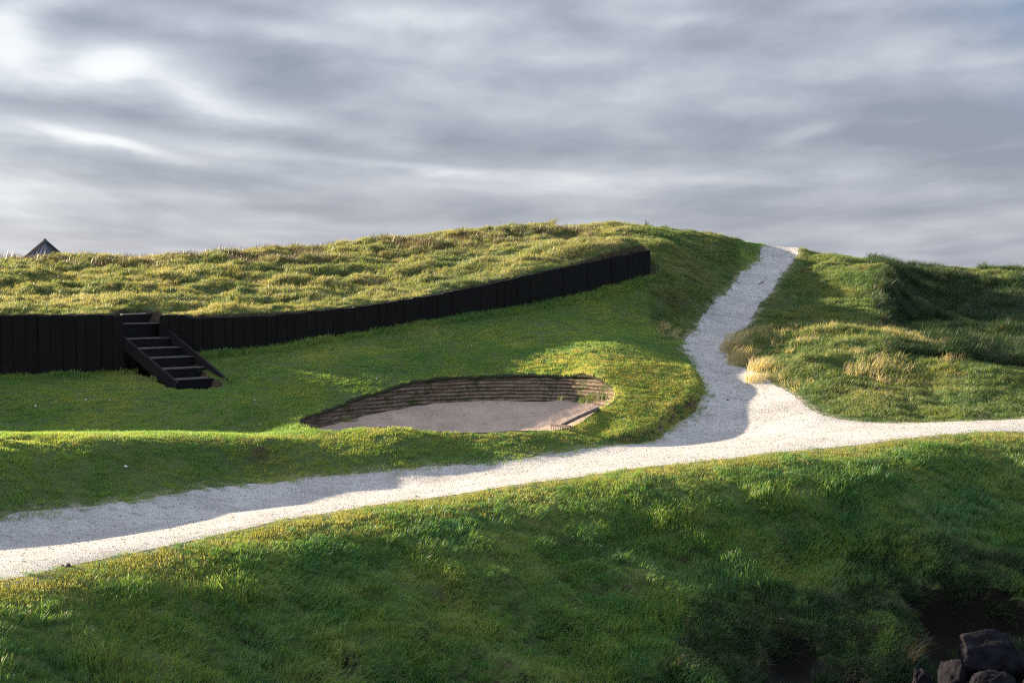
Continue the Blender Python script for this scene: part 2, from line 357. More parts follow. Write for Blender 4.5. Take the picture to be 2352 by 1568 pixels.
# ------------------------------------------------------------------ scene helpers
def tag(o, label=None, cat=None, group=None, kind=None):
    for k, v in (('label', label), ('category', cat), ('group', group), ('kind', kind)):
        if v: o[k] = v
    return o
def mesh_np(name, V, F4, mat, parent=None, smooth_=True, F3=None):
    me = bpy.data.meshes.new(name); V = np.asarray(V, np.float32)
    F4 = np.asarray(F4, np.int32).reshape(-1, 4) if F4 is not None and len(F4) else np.zeros((0, 4), np.int32)
    F3 = np.asarray(F3, np.int32).reshape(-1, 3) if F3 is not None and len(F3) else np.zeros((0, 3), np.int32)
    me.vertices.add(len(V)); me.vertices.foreach_set('co', V.ravel())
    nl = F4.size + F3.size; me.loops.add(nl); me.loops.foreach_set('vertex_index', np.concatenate([F4.ravel(), F3.ravel()]))
    npoly = len(F4) + len(F3); me.polygons.add(npoly)
    starts = np.concatenate([np.arange(len(F4)) * 4, F4.size + np.arange(len(F3)) * 3]).astype(np.int32)
    me.polygons.foreach_set('loop_start', starts)
    me.update(calc_edges=True); me.validate()
    if smooth_: me.polygons.foreach_set('use_smooth', np.ones(len(me.polygons), bool))
    if mat: me.materials.append(mat)
    o = bpy.data.objects.new(name, me); C.objects.link(o)
    if parent: o.parent = parent
    return o
def obj(name, bm, mat, parent=None, shade=False):
    me = bpy.data.meshes.new(name); bmesh.ops.recalc_face_normals(bm, faces=bm.faces); bm.to_mesh(me); bm.free()
    if shade: me.polygons.foreach_set('use_smooth', np.ones(len(me.polygons), bool))
    me.materials.append(mat); o = bpy.data.objects.new(name, me); C.objects.link(o)
    if parent: o.parent = parent
    return o
def empty(name, loc=(0, 0, 0), rz=0.0):
    o = bpy.data.objects.new(name, None); C.objects.link(o); o.location = loc; o.rotation_euler = (0, 0, rz); o.empty_display_size = 0.3; return o
def box8(bm, P):
    """a box from eight corners: four below, four above (same order)"""
    v = [bm.verts.new(tuple(p)) for p in P]
    for f in ((3, 2, 1, 0), (4, 5, 6, 7), (0, 1, 5, 4), (1, 2, 6, 5), (2, 3, 7, 6), (3, 0, 4, 7)): bm.faces.new([v[i] for i in f])
    return v
def beam(bm, a, b, wx, wz, up=(0, 0, 1), subdiv=1, wob=0.0):
    a, b = Vector(a), Vector(b); d = (b - a).normalized(); s = d.cross(Vector(up)).normalized(); u = s.cross(d).normalized()
    P = []
    for q in (a, b):
        for (i, j) in ((-1, -1), (1, -1), (1, 1), (-1, 1)): P.append(q + s * i * wx / 2 + u * j * wz / 2)
    v = [bm.verts.new(p) for p in P]
    for f in ((0, 1, 2, 3), (7, 6, 5, 4), (0, 4, 5, 1), (1, 5, 6, 2), (2, 6, 7, 3), (3, 7, 4, 0)): bm.faces.new([v[i] for i in f])
def tube(bm, pts, rad, seg=6):
    rings = []
    for i, p in enumerate(pts):
        p = Vector(p); d = (Vector(pts[min(i + 1, len(pts) - 1)]) - Vector(pts[max(i - 1, 0)])).normalized()
        s = d.cross(Vector((0.13, 0.2, 1))).normalized(); u = s.cross(d)
        r = rad[i] if isinstance(rad, (list, tuple)) else rad
        rings.append([bm.verts.new(p + (s * math.cos(2 * math.pi * k / seg) + u * math.sin(2 * math.pi * k / seg)) * r) for k in range(seg)])
    for a, b in zip(rings, rings[1:]):
        for k in range(seg): bm.faces.new((a[k], a[(k + 1) % seg], b[(k + 1) % seg], b[k]))
    bm.faces.new(rings[0][::-1]); bm.faces.new(rings[-1])

# ------------------------------------------------------------------ materials
def new_mat(name):
    m = bpy.data.materials.new(name); m.use_nodes = True; t = NT(m.node_tree); b = t.n['Principled BSDF']
    return m, t, b
def pos(t): return t.new('ShaderNodeNewGeometry').outputs['Position']
def bump(t, b, h, dist, strength=1.0):
    n = t.new('ShaderNodeBump'); n.inputs['Distance'].default_value = dist; n.inputs['Strength'].default_value = strength
    t.link(h, n.inputs['Height']); t.link(n.outputs[0], b.inputs['Normal'])

def mat_ground():
    m, t, b = new_mat('turf_soil'); p = pos(t)
    n1 = t.noise(p, 0.9, 5, 0.6); n2 = t.noise(p, 22, 3, 0.6); n3 = t.noise(p, 5, 3)
    c = t.ramp(n1, [(0.3, (0.050, 0.090, 0.028)), (0.55, (0.080, 0.120, 0.036)), (0.75, (0.12, 0.12, 0.05))])
    c = t.mix(t.mapr(n2, 0.40, 0.75), c, (0.035, 0.055, 0.020))
    # bare earth where the ground is steep
    g = t.new('ShaderNodeNewGeometry'); s = t.new('ShaderNodeSeparateXYZ'); t.link(g.outputs['True Normal'], s.inputs[0])
    steep = t.mapr(s.outputs[2], 0.78, 0.5)
    c = t.mix(steep, c, t.ramp(n3, [(0.3, (0.040, 0.032, 0.020)), (0.7, (0.085, 0.066, 0.045))]))
    ver = t.new('ShaderNodeAttribute'); ver.attribute_name = 'verge'
    c = t.mix(t.math('MULTIPLY', ver.outputs['Fac'], t.math('MULTIPLY', t.mapr(n3, 0.35, 0.65, 0.1, 0.9), t.math('SUBTRACT', 1.0, t.mapr(s.outputs[2], 0.93, 0.75)))), c, (0.30, 0.27, 0.20))
    gz = t.new('ShaderNodeSeparateXYZ'); t.link(p, gz.inputs[0])
    c = t.mix(t.math('MULTIPLY', t.mapr(gz.outputs[2], -0.7, -1.2), steep), c, (0.010, 0.008, 0.006))  # low steep soil blackened, painting in the hollow's shade
    zz = t.new('ShaderNodeSeparateXYZ'); t.link(p, zz.inputs[0])
    c = t.mix(t.mapr(zz.outputs[2], -1.7, -2.0), c, (0.010, 0.009, 0.008))      # mud by the water, blackened to paint the hollow's shade
    t.link(c, b.inputs['Base Color']); b.inputs['Roughness'].default_value = 0.95; b.inputs['Specular IOR Level'].default_value = 0.1
    bump(t, b, t.math('ADD', n2, t.math('MULTIPLY', n3, 2)), 0.03)
    return m
def mat_path():
    m, t, b = new_mat('shell_gravel'); p = pos(t)
    n1 = t.noise(p, 0.9, 6, 0.7); n2 = t.noise(p, 48, 2, 0.8); n3 = t.noise(p, 9, 4, 0.65)
    v = t.new('ShaderNodeTexVoronoi'); v.inputs['Scale'].default_value = 55; t.link(p, v.inputs['Vector'])
    c = t.ramp(n1, [(0.32, (0.37, 0.365, 0.36)), (0.5, (0.50, 0.49, 0.48)), (0.68, (0.60, 0.59, 0.575))])
    c = t.mix(t.mapr(n2, 0.55, 0.80), c, (0.25, 0.245, 0.24))
    c = t.mix(t.math('MULTIPLY', t.mapr(n3, 0.56, 0.72), 0.75), c, (0.21, 0.205, 0.19))
    mp = t.new('ShaderNodeMapping'); mp.inputs['Scale'].default_value = (1, 3.2, 1); mp.inputs['Rotation'].default_value = (0, 0, -0.5); t.link(p, mp.inputs['Vector'])
    c = t.mix(t.math('MULTIPLY', t.mapr(t.noise(mp.outputs[0], 3.2, 5, 0.75), 0.53, 0.66), 0.75), c, (0.24, 0.235, 0.225))
    # a thin sandy margin and a few grass stains
    c = t.mix(t.math('MULTIPLY', t.mapr(t.noise(p, 1.7, 4, 0.7), 0.62, 0.75), 0.35), c, (0.32, 0.32, 0.20))
    t.link(c, b.inputs['Base Color']); b.inputs['Roughness'].default_value = 0.9; b.inputs['Specular IOR Level'].default_value = 0.2
    bump(t, b, t.math('ADD', v.outputs['Distance'], t.math('MULTIPLY', n3, 1.8)), 0.028)
    return m
def mat_timber(name, base, grain=(1, 1, 0.12), rough=0.8):
    m, t, b = new_mat(name); p = pos(t)
    mp = t.new('ShaderNodeMapping'); mp.inputs['Scale'].default_value = grain; t.link(p, mp.inputs['Vector'])
    n = t.noise(mp.outputs[0], 30, 4, 0.65); n2 = t.noise(p, 1.8, 3, 0.6)
    isl = t.new('ShaderNodeNewGeometry').outputs['Random Per Island']
    b0 = np.array(base)
    c = t.ramp(n, [(0.3, tuple(b0 * 0.5)), (0.6, tuple(b0)), (0.85, tuple(b0 * 1.9))])
    c = t.mix(t.math('MULTIPLY', isl, 0.5), c, tuple(b0 * 0.35))
    c = t.mix(t.math('MULTIPLY', t.mapr(n2, 0.55, 0.75), 0.5), c, tuple(b0 * 1.6 + np.array((0.006, 0.004, 0.0))))
    t.link(c, b.inputs['Base Color']); b.inputs['Roughness'].default_value = rough; b.inputs['Specular IOR Level'].default_value = 0.25
    bump(t, b, n, 0.012)
    return m
def mat_plain(name, col, rough=0.7, metal=0.0, sc=14, var=0.35, bmp=0.01, spec=0.3):
    m, t, b = new_mat(name); p = pos(t); n = t.noise(p, sc, 4, 0.6); c0 = np.array(col)
    c = t.ramp(n, [(0.25, tuple(c0 * (1 - var))), (0.75, tuple(np.minimum(c0 * (1 + var), 1)))])
    t.link(c, b.inputs['Base Color']); b.inputs['Roughness'].default_value = rough; b.inputs['Metallic'].default_value = metal
    b.inputs['Specular IOR Level'].default_value = spec
    bump(t, b, n, bmp); return m
def mat_blade(name, stops, scale=0.6, straw=None, straw_at=(0.55, 0.7), transl=0.5, isl_w=0.22, fine=7.0, seed=0.0):
    """grass blades: colour drifts over the ground, differs blade by blade"""
    m, t, b = new_mat(name); p0 = pos(t)
    mp = t.new('ShaderNodeMapping'); mp.inputs['Location'].default_value = (seed, seed * 1.7, 0); t.link(p0, mp.inputs['Vector']); p = mp.outputs[0]
    n = t.noise(p, scale, 4, 0.6); nf = t.noise(p, fine, 2, 0.5)
    isl = t.new('ShaderNodeNewGeometry').outputs['Random Per Island']
    f = t.math('ADD', t.math('MULTIPLY', n, 0.66), t.math('ADD', t.math('MULTIPLY', isl, isl_w), t.math('MULTIPLY', nf, 0.34 - isl_w * 0.8)))
    c = t.ramp(f, stops)
    if straw:
        k = t.noise(p, scale * 1.9, 4, 0.7)
        k = t.math('ADD', k, t.math('MULTIPLY', t.math('SUBTRACT', isl, 0.5), 0.22))
        c = t.mix(t.mapr(k, *straw_at), c, straw)
    b.inputs['Roughness'].default_value = 0.45; b.inputs['Specular IOR Level'].default_value = 0.45
    t.link(c, b.inputs['Base Color'])
    tr = t.new('ShaderNodeBsdfTranslucent'); hs = t.mix(1.0, c, (1.45, 1.35, 0.55), 'MULTIPLY'); t.link(hs, tr.inputs['Color'])
    ms = t.new('ShaderNodeMixShader'); ms.inputs[0].default_value = transl
    t.link(b.outputs[0], ms.inputs[1]); t.link(tr.outputs[0], ms.inputs[2])
    t.link(ms.outputs[0], t.n['Material Output'].inputs['Surface'])
    return m

M_GROUND = mat_ground(); M_PATH = mat_path()
M_SLEEPER = mat_timber('tarred_sleeper_wood', (0.0085, 0.0075, 0.0072)); M_STEP = mat_timber('dark_step_wood', (0.012, 0.011, 0.012), (0.4, 0.4, 1)); M_TREAD = mat_timber('worn_tread_wood', (0.11, 0.10, 0.10), (0.4, 0.4, 1))
M_CAP = mat_plain('weathered_board_edge', (0.20, 0.21, 0.20))

# ------------------------------------------------------------------ ground sheet
def axis(lo, hi, step, out_lo, out_hi):
    a = list(np.arange(lo, hi + step / 2, step)); s = step; v = hi
    while v < out_hi: s *= 1.25; v += s; a.append(v)
    s = step; v = lo
    while v > out_lo: s *= 1.25; v -= s; a.insert(0, v)
    return np.array(a)
GX = axis(-17.0, 22.0, 0.085, -2500, 2500); GY = axis(14.6, 58.5, 0.085, -600, 3500)
XX, YY = np.meshgrid(GX, GY); ZZ = ground_z(XX, YY)
NX, NY = len(GX), len(GY)
def H(x, y):
    """height of the built ground at x, y"""
    x = np.atleast_1d(np.asarray(x, float)); y = np.atleast_1d(np.asarray(y, float))
    i = np.clip(np.searchsorted(GX, x) - 1, 0, NX - 2); j = np.clip(np.searchsorted(GY, y) - 1, 0, NY - 2)
    fx = (x - GX[i]) / (GX[i + 1] - GX[i]); fy = (y - GY[j]) / (GY[j + 1] - GY[j])
    return (ZZ[j, i] * (1 - fx) + ZZ[j, i + 1] * fx) * (1 - fy) + (ZZ[j + 1, i] * (1 - fx) + ZZ[j + 1, i + 1] * fx) * fy
def h1(x, y): return float(H(x, y)[0])
SLX = np.zeros_like(ZZ); SLY = np.zeros_like(ZZ)
SLX[:, 1:-1] = (ZZ[:, 2:] - ZZ[:, :-2]) / (GX[2:] - GX[:-2])[None]; SLY[1:-1] = (ZZ[2:] - ZZ[:-2]) / (GY[2:] - GY[:-2])[:, None]
def slope(x, y):
    i = np.clip(np.searchsorted(GX, x), 1, NX - 2); j = np.clip(np.searchsorted(GY, y), 1, NY - 2)
    return SLX[j, i], SLY[j, i]

def build_ground():
    X = XX.copy(); Y = YY.copy(); Z = ZZ.copy()
    near = (X > -6) & (X < 5) & (Y > 28) & (Y < 38)
    sd = np.full(X.shape, 9.0); sd[near] = sdf(BUNKER, X[near], Y[near])
    idx = np.arange(NX * NY).reshape(NY, NX)
    q = np.stack([idx[:-1, :-1], idx[:-1, 1:], idx[1:, 1:], idx[1:, :-1]], -1).reshape(-1, 4)
    ins = (sd.ravel()[q].mean(1) < 0)
    hole = np.zeros(NX * NY, bool); hole[q[ins].ravel()] = True
    keepq = q[~ins]; kept = np.zeros(NX * NY, bool); kept[keepq.ravel()] = True
    edge = np.where(hole & kept)[0]
    _, bx, by = nearest(BUNKER, X.ravel()[edge], Y.ravel()[edge])
    Xf, Yf, Zf = X.ravel(), Y.ravel(), Z.ravel()
    Zf[edge] = H(bx, by); Xf[edge] = bx; Yf[edge] = by
    # the ground dips slightly below the path sheet so that the gravel lies in it
    nearp = (X > -12) & (X < 22) & (Y > 15) & (Y < 60); sp = np.full(X.size, 9.0); m = nearp.ravel(); sp[m] = sdf(PATH_R, Xf[m], Yf[m])
    Zf = Zf - np.where(sp < -0.12, 0.05, 0)
    V = np.stack([Xf, Yf, Zf], 1)
    remap = np.cumsum(kept) - 1; V = V[kept]; keepq = remap[keepq]
    o = mesh_np('ground', V, keepq, M_GROUND)
    sv = np.full(len(V), 9.0); mm = (V[:, 0] > -14) & (V[:, 0] < 24) & (V[:, 1] > 14) & (V[:, 1] < 60); sv[mm] = sdf(PATH_R, V[mm, 0], V[mm, 1])
    at_ = o.data.attributes.new('verge', 'FLOAT', 'POINT'); at_.data.foreach_set('value', smooth(0.28, 0.0, sv).astype(np.float32)); return o
tag(build_ground(), kind='structure')

def sheet(name, poly, step, lift, mat):
    x0, y0 = poly.min(0) - step; x1, y1 = poly.max(0) + step
    gx = np.arange(x0, x1, step); gy = np.arange(y0, y1, step); X, Y = np.meshgrid(gx, gy)
    sd = sdf(poly, X, Y); idx = np.arange(X.size).reshape(X.shape)
    q = np.stack([idx[:-1, :-1], idx[:-1, 1:], idx[1:, 1:], idx[1:, :-1]], -1).reshape(-1, 4)
    ins = sd.ravel()[q].mean(1) < 0; q = q[ins]
    used = np.zeros(X.size, bool); used[q.ravel()] = True
    cnt = np.bincount(q.ravel(), minlength=X.size); edge = np.where(used & (cnt < 4))[0]
    Xf, Yf = X.ravel().copy(), Y.ravel().copy()
    _, bx, by = nearest(poly, Xf[edge], Yf[edge]); Xf[edge] = bx; Yf[edge] = by
    Z = H(Xf, Yf) + lift + 0.012 * fbm(Xf * 3, Yf * 3, 7, 3); Z[edge] -= 0.5 * lift
    remap = np.cumsum(used) - 1
    return mesh_np(name, np.stack([Xf, Yf, Z], 1)[used], remap[q], mat)
tag(sheet('path', PATH_R, 0.12, 0.014, M_PATH), kind='structure')

# ------------------------------------------------------------------ bunker: revetted face, lip and sand
def mat_face():
    m, t, b = new_mat('stacked_turf_face'); p = pos(t)
    sp = t.new('ShaderNodeSeparateXYZ'); t.link(p, sp.inputs[0])
    wob = t.math('MULTIPLY', t.math('SUBTRACT', t.noise(p, 1.6, 4), 0.5), 0.09)
    lay = t.math('FRACT', t.math('DIVIDE', t.math('ADD', sp.outputs[2], wob), 0.085))
    n = t.noise(p, 13, 4, 0.65); g = t.noise(p, 1.9, 4, 0.7)
    c = t.ramp(n, [(0.3, (0.10, 0.075, 0.054)), (0.6, (0.215, 0.17, 0.13)), (0.8, (0.31, 0.25, 0.20))])
    c = t.mix(t.mapr(lay, 0.55, 0.15), c, (0.075, 0.055, 0.038))
    c = t.mix(t.math('MULTIPLY', t.mapr(g, 0.50, 0.62), 0.8), c, (0.040, 0.058, 0.020))
    t.link(c, b.inputs['Base Color']); b.inputs['Roughness'].default_value = 0.95; b.inputs['Specular IOR Level'].default_value = 0.1
    bump(t, b, n, 0.03); return m
def mat_sand():
    m, t, b = new_mat('bunker_sand'); p = pos(t)
    n = t.noise(p, 0.9, 4, 0.6); n2 = t.noise(p, 70, 2, 0.8); n3 = t.noise(p, 5, 5, 0.7)
    c = t.ramp(n, [(0.3, (0.28, 0.215, 0.175)), (0.7, (0.41, 0.325, 0.275))])
    c = t.mix(t.math('MULTIPLY', t.mapr(n2, 0.5, 0.8), 0.45), c, (0.22, 0.17, 0.14))
    c = t.mix(t.math('MULTIPLY', t.mapr(n3, 0.57, 0.68), 0.6), c, (0.15, 0.115, 0.085))
    t.link(c, b.inputs['Base Color']); b.inputs['Roughness'].default_value = 0.95; b.inputs['Specular IOR Level'].default_value = 0.1
    bump(t, b, t.math('ADD', n3, t.math('MULTIPLY', n2, 0.15)), 0.05); return m

def build_bunker():
    root = empty('sand_bunker', (float(BUNKER[:, 0].mean()), float(BUNKER[:, 1].mean()), 0.5))
    tag(root, 'wide sand bunker with a stacked turf back wall, below the lawn', 'bunker')
    n = len(BUNKER); cx, cy = BUNKER.mean(0)
    zr = H(BUNKER[:, 0], BUNKER[:, 1])
    nxt = np.roll(BUNKER, -1, 0) - np.roll(BUNKER, 1, 0); nxt /= np.linalg.norm(nxt, axis=1)[:, None]
    N = np.stack([-nxt[:, 1], nxt[:, 0]], 1); N *= np.sign(((np.array([cx, cy]) - BUNKER) * N).sum(1).mean())
    # face bottom level: high wall at the back, dying out at the front
    back = smooth(30.6, 34.6, BUNKER[:, 1]); floor0 = 0.44 + 0.05 * fbm(BUNKER[:, 0] * 1.4, BUNKER[:, 1] * 1.4, 27, 3) * 2 + 0.52 * smooth(31.0, 35.4, BUNKER[:, 1])
    ztop = zr - 0.01; zbot = np.minimum(ztop - 0.06, floor0 + (ztop - 0.10 - floor0) * (1 - back) * 0.55)
    rows = 34; V = []
    for j in range(rows + 1):
        f = j / rows; z = ztop + (zbot - ztop) * f
        hgt = ztop - zbot
        ph = ((z + 0.06 * fbm(BUNKER[:, 0] * 1.3, BUNKER[:, 1] * 1.3, 8, 2)) / 0.085) % 1.0
        saw = (ph if True else 0) * 0.045 * np.clip(hgt / 0.4, 0, 1)
        inn = f * hgt * 0.55 - saw * min(1, j / 2) + 0.13 * fbm(BUNKER[:, 0] * 2.0 + BUNKER[:, 1], z * 9, 9, 4, 0.6) * min(1, j / 3)
        if j == 0: inn = inn * 0 - 0.10; z = z - 0.03
        if j == 1: inn = inn * 0 + 0.01; z = z + 0.012
        P = BUNKER + N * inn[:, None]; V.append(np.stack([P[:, 0], P[:, 1], z], 1))
    V = np.array(V); idx = np.arange((rows + 1) * n).reshape(rows + 1, n)
    q = np.stack([idx[:-1], np.roll(idx[:-1], -1, 1), np.roll(idx[1:], -1, 1), idx[1:]], -1).reshape(-1, 4)
    mesh_np('turf_face', V.reshape(-1, 3) - np.array(root.location), q, mat_face(), root)
    # overhanging sod along the high part of the rim
    K = 7; L = []
    hb = np.clip((ztop - zbot) / 0.4, 0.12, 1) 
    for k in range(K + 1):
        a = math.pi * (k / K); rr = (0.045 + 0.02 * fbm(BUNKER[:, 0] * 4, BUNKER[:, 1] * 4, 71, 3)) * hb
        P = BUNKER + N * (0.015 - np.cos(a) * rr)[:, None]; L.append(np.stack([P[:, 0], P[:, 1], zr + 0.005 - np.sin(a) * 0 + (np.sin(a) * 0.35 - (k / K) * 1.6) * rr], 1))
    L = np.array(L); idx = np.arange((K + 1) * n).reshape(K + 1, n)
    q = np.stack([idx[:-1], np.roll(idx[:-1], -1, 1), np.roll(idx[1:], -1, 1), idx[1:]], -1).reshape(-1, 4)
    mesh_np('sod_lip', L.reshape(-1, 3) - np.array(root.location), q, mat_plain('dark_sod', (0.022, 0.026, 0.012), 0.95, 0, 25, 0.5, 0.03), root)
    # sand
    bot = V[-1]; Vs = []; K = 46
    c0 = np.array([cx - 0.1, cy - 0.6])
    for k in range(K):
        f = k / K
        P = bot[:, :2] * (1 - f) + c0 * f
        if k == 0: P = P - N * 0.03
        z = bot[:, 2] + (0.36 - bot[:, 2]) * (1 - (1 - f) ** 1.35)
        z = z + (0.10 * fbm(P[:, 0] * 1.1, P[:, 1] * 1.1, 15, 4, 0.6) + 0.05 * fbm(P[:, 0] * 4.5, P[:, 1] * 4.5, 19, 3)) * min(1, f * 6)
        Vs.append(np.stack([P[:, 0], P[:, 1], z], 1))
    Vs = np.array(Vs).reshape(-1, 3); idx = np.arange(K * n).reshape(K, n)
    q = np.stack([idx[:-1], idx[1:], np.roll(idx[1:], -1, 1), np.roll(idx[:-1], -1, 1)], -1).reshape(-1, 4)
    Vs = np.vstack([Vs, [[c0[0], c0[1], 0.36]]]); ci = len(Vs) - 1; last = idx[-1]
    tri = [(last[i], ci, last[(i + 1) % n]) for i in range(n)]
    mesh_np('sand', Vs - np.array(root.location), q, mat_sand(), root, F3=tri)
build_bunker()

# ------------------------------------------------------------------ wooden wall
def along(pts, step):
    """points at equal steps along a polyline"""
    pts = [np.array(p, float) for p in pts]; out = []; 
    seg = [np.linalg.norm(b - a) for a, b in zip(pts, pts[1:])]; L = sum(seg); n = max(1, round(L / step))
    for k in range(n + 1):
        s_ = L * k / n
        for a, b, l in zip(pts, pts[1:], seg):
            if s_ <= l + 1e-9: out.append(a + (b - a) * (s_ / l)); break
            s_ -= l
        else: out.append(pts[-1])
    return out
def px_of(x, y, z):
    """picture coordinates of a point (for reading measured profiles)"""
    dz = z - CAM_H; yy = y * CP - dz * SP; return PW / 2 + F * x / yy, PH / 2 - F * (y * SP + dz * CP) / yy
def top_z(p, prof):
    """wall top at ground point p, from the measured profile"""
    z = 3.0
    for _ in range(6):
        px, _ = px_of(p[0], p[1], z); py = np.interp(px, [q[0] for q in prof], [q[1] for q in prof])
        d = ray(px, py); z = CAM_H + d[2] * (p[1] / d[1])
    return z
TOPL = [(-900, 727), (-300, 725), (0, 724), (140, 723), (284, 723)]
TOPR = [(360, 725), (371, 722), (440, 722), (441.5, 730), (530, 727), (600, 725), (640, 722), (830, 703), (1000, 676), (1100, 656), (1200, 634), (1350, 602), (1490, 574)]
def build_wall(name, line, prof, label, step, low):
    bm = bmesh.new(); P = along(line, step); r = random.Random(len(P))
    P = [P[0]] + [p + (q - p) * r.uniform(-0.16, 0.16) for p, q in zip(P[1:-1], P[2:])] + [P[-1]]
    for a, b in zip(P, P[1:]):
        d = (b - a); L = np.linalg.norm(d); d = d / L; nrm = np.array([d[1], -d[0]])       # towards the camera
        off = r.uniform(-0.012, 0.012); g = r.uniform(0.001, 0.006); dz = r.uniform(-0.022, 0.012)
        a2 = a + d * g; b2 = b - d * r.uniform(0.002, 0.006)
        f0, f1 = 0.045 + off, -0.10 + off * 0.3
        za, zb_ = top_z(a2, prof) + dz, top_z(b2, prof) + dz
        zl = min(h1(*(a2 + nrm * 0.15)), h1(*(b2 + nrm * 0.15))) - low
        c = [a2 + nrm * f0, b2 + nrm * f0, b2 + nrm * f1, a2 + nrm * f1]
        lean = nrm * r.uniform(-0.012, 0.006)
        pts = [(q[0], q[1], zl) for q in c] + [(q[0] + lean[0], q[1] + lean[1], z) for q, z in zip(c, (za, zb_, zb_, za))]
        box8(bm, pts)
    bmesh.ops.bevel(bm, geom=[e for e in bm.edges], offset=0.006, segments=1, affect='EDGES')
    o = obj(name, bm, M_SLEEPER); tag(o, label, 'wall', 'tarred timber retaining walls'); return o
build_wall('timber_wall', WL, TOPL, 'tall black sleeper wall ending at the left side of the steps', 0.29, 0.4)
build_wall('timber_wall', WR, TOPR, 'long black sleeper wall climbing the hill from the steps towards the path', 0.27, 0.4)
# pale loose board lying on the left wall by the steps
bm = bmesh.new(); a = at(278, 722, 35.50); b_ = at(335, 721.5, 35.95); a[2] = top_z(a, TOPL) + 0.012; b_[2] = a[2] + 0.01
beam(bm, a, b_, 0.10, 0.022); tag(obj('loose_board', bm, M_CAP), 'pale weathered board lying on the wall top above the steps', 'board')

# ------------------------------------------------------------------ wooden steps
def build_steps():
    L = [(283.8, 743.2, 36.0), (290.4, 777.8, 35.4), (317, 800, 35.1), (344.6, 822, 34.8), (372, 847, 34.5), (402, 871.5, 34.2)]
    Wd = np.array([0.87, 0.86, 0.0]); Dn = np.array([0.705, -0.71, 0.0])
    root = empty('wooden_steps', tuple(at(440, 893, 33.9))); tag(root, 'flight of dark wooden steps with side boards, through the black wall', 'steps')
    inv = Matrix.Translation(root.location).inverted()
    def add(name, bm, mat):
        bm.transform(inv); bmesh.ops.bevel(bm, geom=[e for e in bm.edges], offset=0.005, segments=1, affect='EDGES'); return obj(name, bm, mat, root)
    P = [at(*l) for l in L]; wl = []
    for i in range(6):
        p = P[i]; nxt_z = P[i + 1][2] if i < 5 else p[2] - 0.27
        back = -Dn * (0.45 if i else 0.5)
        bm = bmesh.new()                                         # tread board
        q = [p, p + Wd, p + Wd + back, p + back]
        box8(bm, [tuple(c + np.array([0, 0, -0.035])) for c in q] + [tuple(c) for c in q]); add('tread', bm, M_TREAD)
        bm = bmesh.new()                                         # riser below its front edge
        inn = -Dn * 0.02; q0 = [p + inn, p + Wd + inn, p + Wd + inn * 3.5, p + inn * 3.5]; zt = p[2] - 0.036; zb = nxt_z - 0.03
        if i == 0:
            zm = (zt + zb) / 2 + 0.02
            box8(bm, [(c[0], c[1], zm + 0.006) for c in q0] + [(c[0], c[1], zt) for c in q0])
            box8(bm, [(c[0], c[1], zb) for c in q0] + [(c[0], c[1], zm - 0.006) for c in q0])
        else: box8(bm, [(c[0], c[1], zb) for c in q0] + [(c[0], c[1], zt) for c in q0])
        add('riser', bm, M_STEP)
    # board closing the back above the top tread
    p = P[0] - Dn * 0.46; bm = bmesh.new(); q0 = [p - Wd * 0.1, p + Wd * 1.0, p + Wd * 1.0 - Dn * 0.06, p - Wd * 0.1 - Dn * 0.06]
    box8(bm, [(c[0], c[1], p[2] - 0.05) for c in q0] + [(c[0], c[1], p[2] + 0.23) for c in q0]); add('riser', bm, M_STEP)
    # side boards
    for side, sgn in ((P, 0), (P, 1)):
        a = P[1] - Dn * 0.10 if sgn == 0 else P[1] - Dn * 0.35 + Wd
        b = P[5] + Dn * (0.15 if sgn == 0 else 0.48) + (Wd if sgn else 0)
        off = Wd / np.linalg.norm(Wd) * (0.045 if sgn else -0.045)
        sl = (P[5][2] - P[1][2]) / np.linalg.norm((P[5] - P[1])[:2])
        a = a + off; b = b + off
        a[2] = P[1][2] + sl * ((a - P[1])[:2] @ Dn[:2]) + (0.10 if sgn else 0.0); b[2] = P[1][2] + sl * ((b - P[1] - (Wd if sgn else 0))[:2] @ Dn[:2]) + (0.09 if sgn else 0.0)
        bm = bmesh.new(); beam(bm, a - np.array([0, 0, 0.13]), b - np.array([0, 0, 0.13]), 0.06, 0.30); add('side_board', bm, M_STEP)
    e = P[5] + Dn * 0.45 + Wd * 0.25; e[2] = P[5][2] - 0.27; f = e + Wd * 0.75
    bm = bmesh.new(); beam(bm, e, f, 0.06, 0.04); bm.transform(inv); obj('bottom_board', bm, M_CAP, root)
build_steps()

